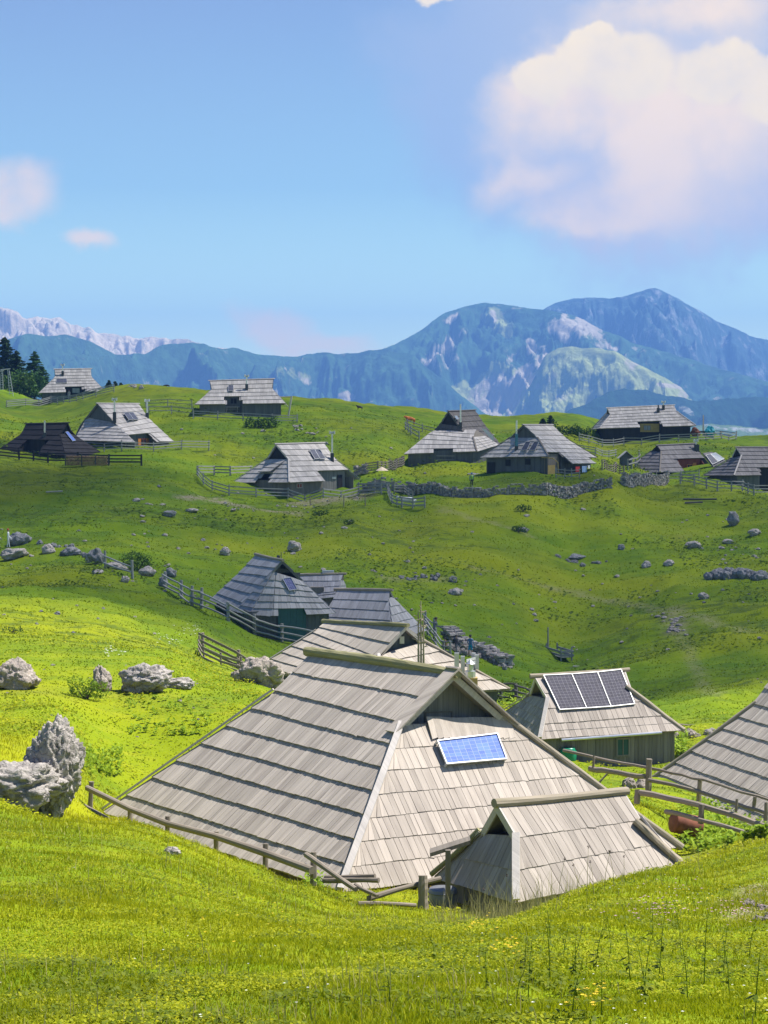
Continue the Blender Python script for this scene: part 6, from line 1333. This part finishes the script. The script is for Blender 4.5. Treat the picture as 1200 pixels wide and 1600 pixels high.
def blobs(P,L_):
    out=None
    for u,v,ru,rv,an,st in L_:
        mp=mk(nt,'ShaderNodeMapping',{0:P,1:((u-600)/1000,(650-v)/1000,0),2:(0,0,R(-an)),3:(ru/1000,rv/1000,1)},vector_type='TEXTURE')
        ln=mk(nt,'ShaderNodeVectorMath',{0:mk(nt,'ShaderNodeVectorMath',{0:mp.outputs[0],1:(1,1,0)},operation='MULTIPLY').outputs[0]},operation='LENGTH').outputs['Value']
        x=M_(nt,'MULTIPLY',M_(nt,'SUBTRACT',1.,ln),st)
        out=x if out is None else M_(nt,'MAXIMUM',out,x)
    return out
crisp=blobs(PA,[(845,118,62,42,0,1.),(922,92,62,50,0,1.),(925,58,24,26,0,.8),(985,105,75,60,0,1.),(1125,118,95,50,0,1.),(1195,150,60,66,0,1.),(690,6,36,24,-20,.8)])
soft=blobs(PA,[(1015,220,110,170,0,1.1),(940,330,150,66,0,1.),(830,280,110,44,-20,.7),(900,150,160,90,0,1.),(28,290,85,62,0,1.),(0,315,60,45,0,.9),(142,372,50,22,10,.7),(430,520,80,34,15,.9),(500,545,120,24,5,.8),(1080,15,160,50,0,.6),(1110,200,120,110,0,.7)])
core=blobs(PB,[(940,215,250,210,0,1.5),(1130,230,190,190,0,1.4),(1060,40,240,80,0,1.1),(30,300,100,70,0,.5)])
veil=blobs(PB,[(1000,200,380,260,0,1.4),(750,180,180,230,-20,1.2),(900,40,340,130,0,1.3),(720,80,170,140,0,.9)])
fine=M_(nt,'MULTIPLY',M_(nt,'SUBTRACT',w1.outputs[0],.5),.5)
def ss(x,a,b): return mk(nt,'ShaderNodeMapRange',{0:x,1:a,2:b,3:0,4:1},interpolation_type='SMOOTHSTEP').outputs[0]
fC=ss(M_(nt,'ADD',crisp,fine),.0,.30); fS=ss(M_(nt,'ADD',soft,fine),-.05,.6); fK=ss(core,.05,.7); fV=ss(veil,0.,.65)
big_=w2.outputs[0]
lit=MIX(nt,RAMP(nt,VV,.12,.34),(19.,13.,4.4),(12.,9.2,6.1)); cream=MIX(nt,RAMP(nt,big_,.35,.6),(9.8,8.4,6.3),(11.8,9.6,6.0))
veilc=MIX(nt,RAMP(nt,UU,.1,.45),(4.3,5.2,6.9),(6.6,6.4,6.7)); corec=MIX(nt,RAMP(nt,big_,.38,.6),(6.6,6.5,6.8),(9.6,8.0,6.3))
c1=MIX(nt,M_(nt,'MULTIPLY',fV,.7),skyc,veilc)
c1=MIX(nt,M_(nt,'MULTIPLY',fK,.85),c1,corec)
c1=MIX(nt,M_(nt,'MULTIPLY',fS,mk(nt,'ShaderNodeMapRange',{0:big_,1:.36,2:.56,3:.4,4:.88}).outputs[0]),c1,lit)
c1=MIX(nt,M_(nt,'MULTIPLY',fC,mk(nt,'ShaderNodeMapRange',{0:big_,1:.34,2:.5,3:.7,4:1.}).outputs[0]),c1,cream)
bg=mk(nt,'ShaderNodeBackground',{'Color':c1,'Strength':.058}); mk(nt,'ShaderNodeOutputWorld',{0:bg.outputs[0]})
# ------------------------------------------------------------------ unseen clouds overhead that shade the hollow and upper meadow (outside the frame)
def cloud(tx,ty,rx,ry,seed,dens=.62,hgt=1500.,rot=0.,name='cloud'):
    t=(hgt+10)/sd.z; c=np.array([tx+sd.x*t,ty+sd.y*t,hgt]); 
    import bmesh
    bm=bmesh.new(); bmesh.ops.create_icosphere(bm,subdivisions=5,radius=1.)
    for v in bm.verts:
        n=noise.noise(v.co*2.2+Vector((seed,0,0)))*.22+noise.noise(v.co*5+Vector((seed,0,0)))*.10; v.co=v.co*(1+n); v.co=Vector((v.co.x*rx,v.co.y*ry,v.co.z*14+ (4*noise.noise(v.co*6) if v.co.z>0 else 0)))
    me=bpy.data.meshes.new(name); bm.to_mesh(me); bm.free(); me.polygons.foreach_set('use_smooth',np.ones(len(me.polygons),bool))
    m,nt,_=newmat('cloud_vapour'); pos=mk(nt,'ShaderNodeTexCoord').outputs['Object']
    n_=NOISE(nt,pos,.028,4,.6); a=mk(nt,'ShaderNodeMapRange',{0:n_,1:.30,2:.56,3:dens*.35,4:dens}).outputs[0]
    df=mk(nt,'ShaderNodeBsdfDiffuse',{'Color':(.9,.9,.9,1)}); tr=mk(nt,'ShaderNodeBsdfTransparent'); mx=mk(nt,'ShaderNodeMixShader',{0:a,1:tr.outputs[0],2:df.outputs[0]}); mk(nt,'ShaderNodeOutputMaterial',{0:mx.outputs[0]})
    me.materials.append(m); o=bpy.data.objects.new(name,me); COL.objects.link(o); o.location=c.tolist(); o.rotation_euler=(0,0,rot); tag(o,kind='structure'); return o
cloud(20,190,95,62,3.,.44)
cloud(-75,235,45,34,8.,.42)
cloud(-5,325,130,72,5.,.34)  # thin unseen cloud added to dim the upper meadow
# ------------------------------------------------------------------ render settings
vs=sc.view_settings; vs.view_transform='Standard'; vs.look='None'; vs.exposure=EXPO; vs.gamma=1; vs.use_curve_mapping=False
sc.cycles.use_denoising=True; sc.cycles.max_bounces=6; sc.cycles.diffuse_bounces=2; sc.cycles.glossy_bounces=2; sc.cycles.transmission_bounces=2; sc.cycles.transparent_max_bounces=8; sc.cycles.volume_bounces=0
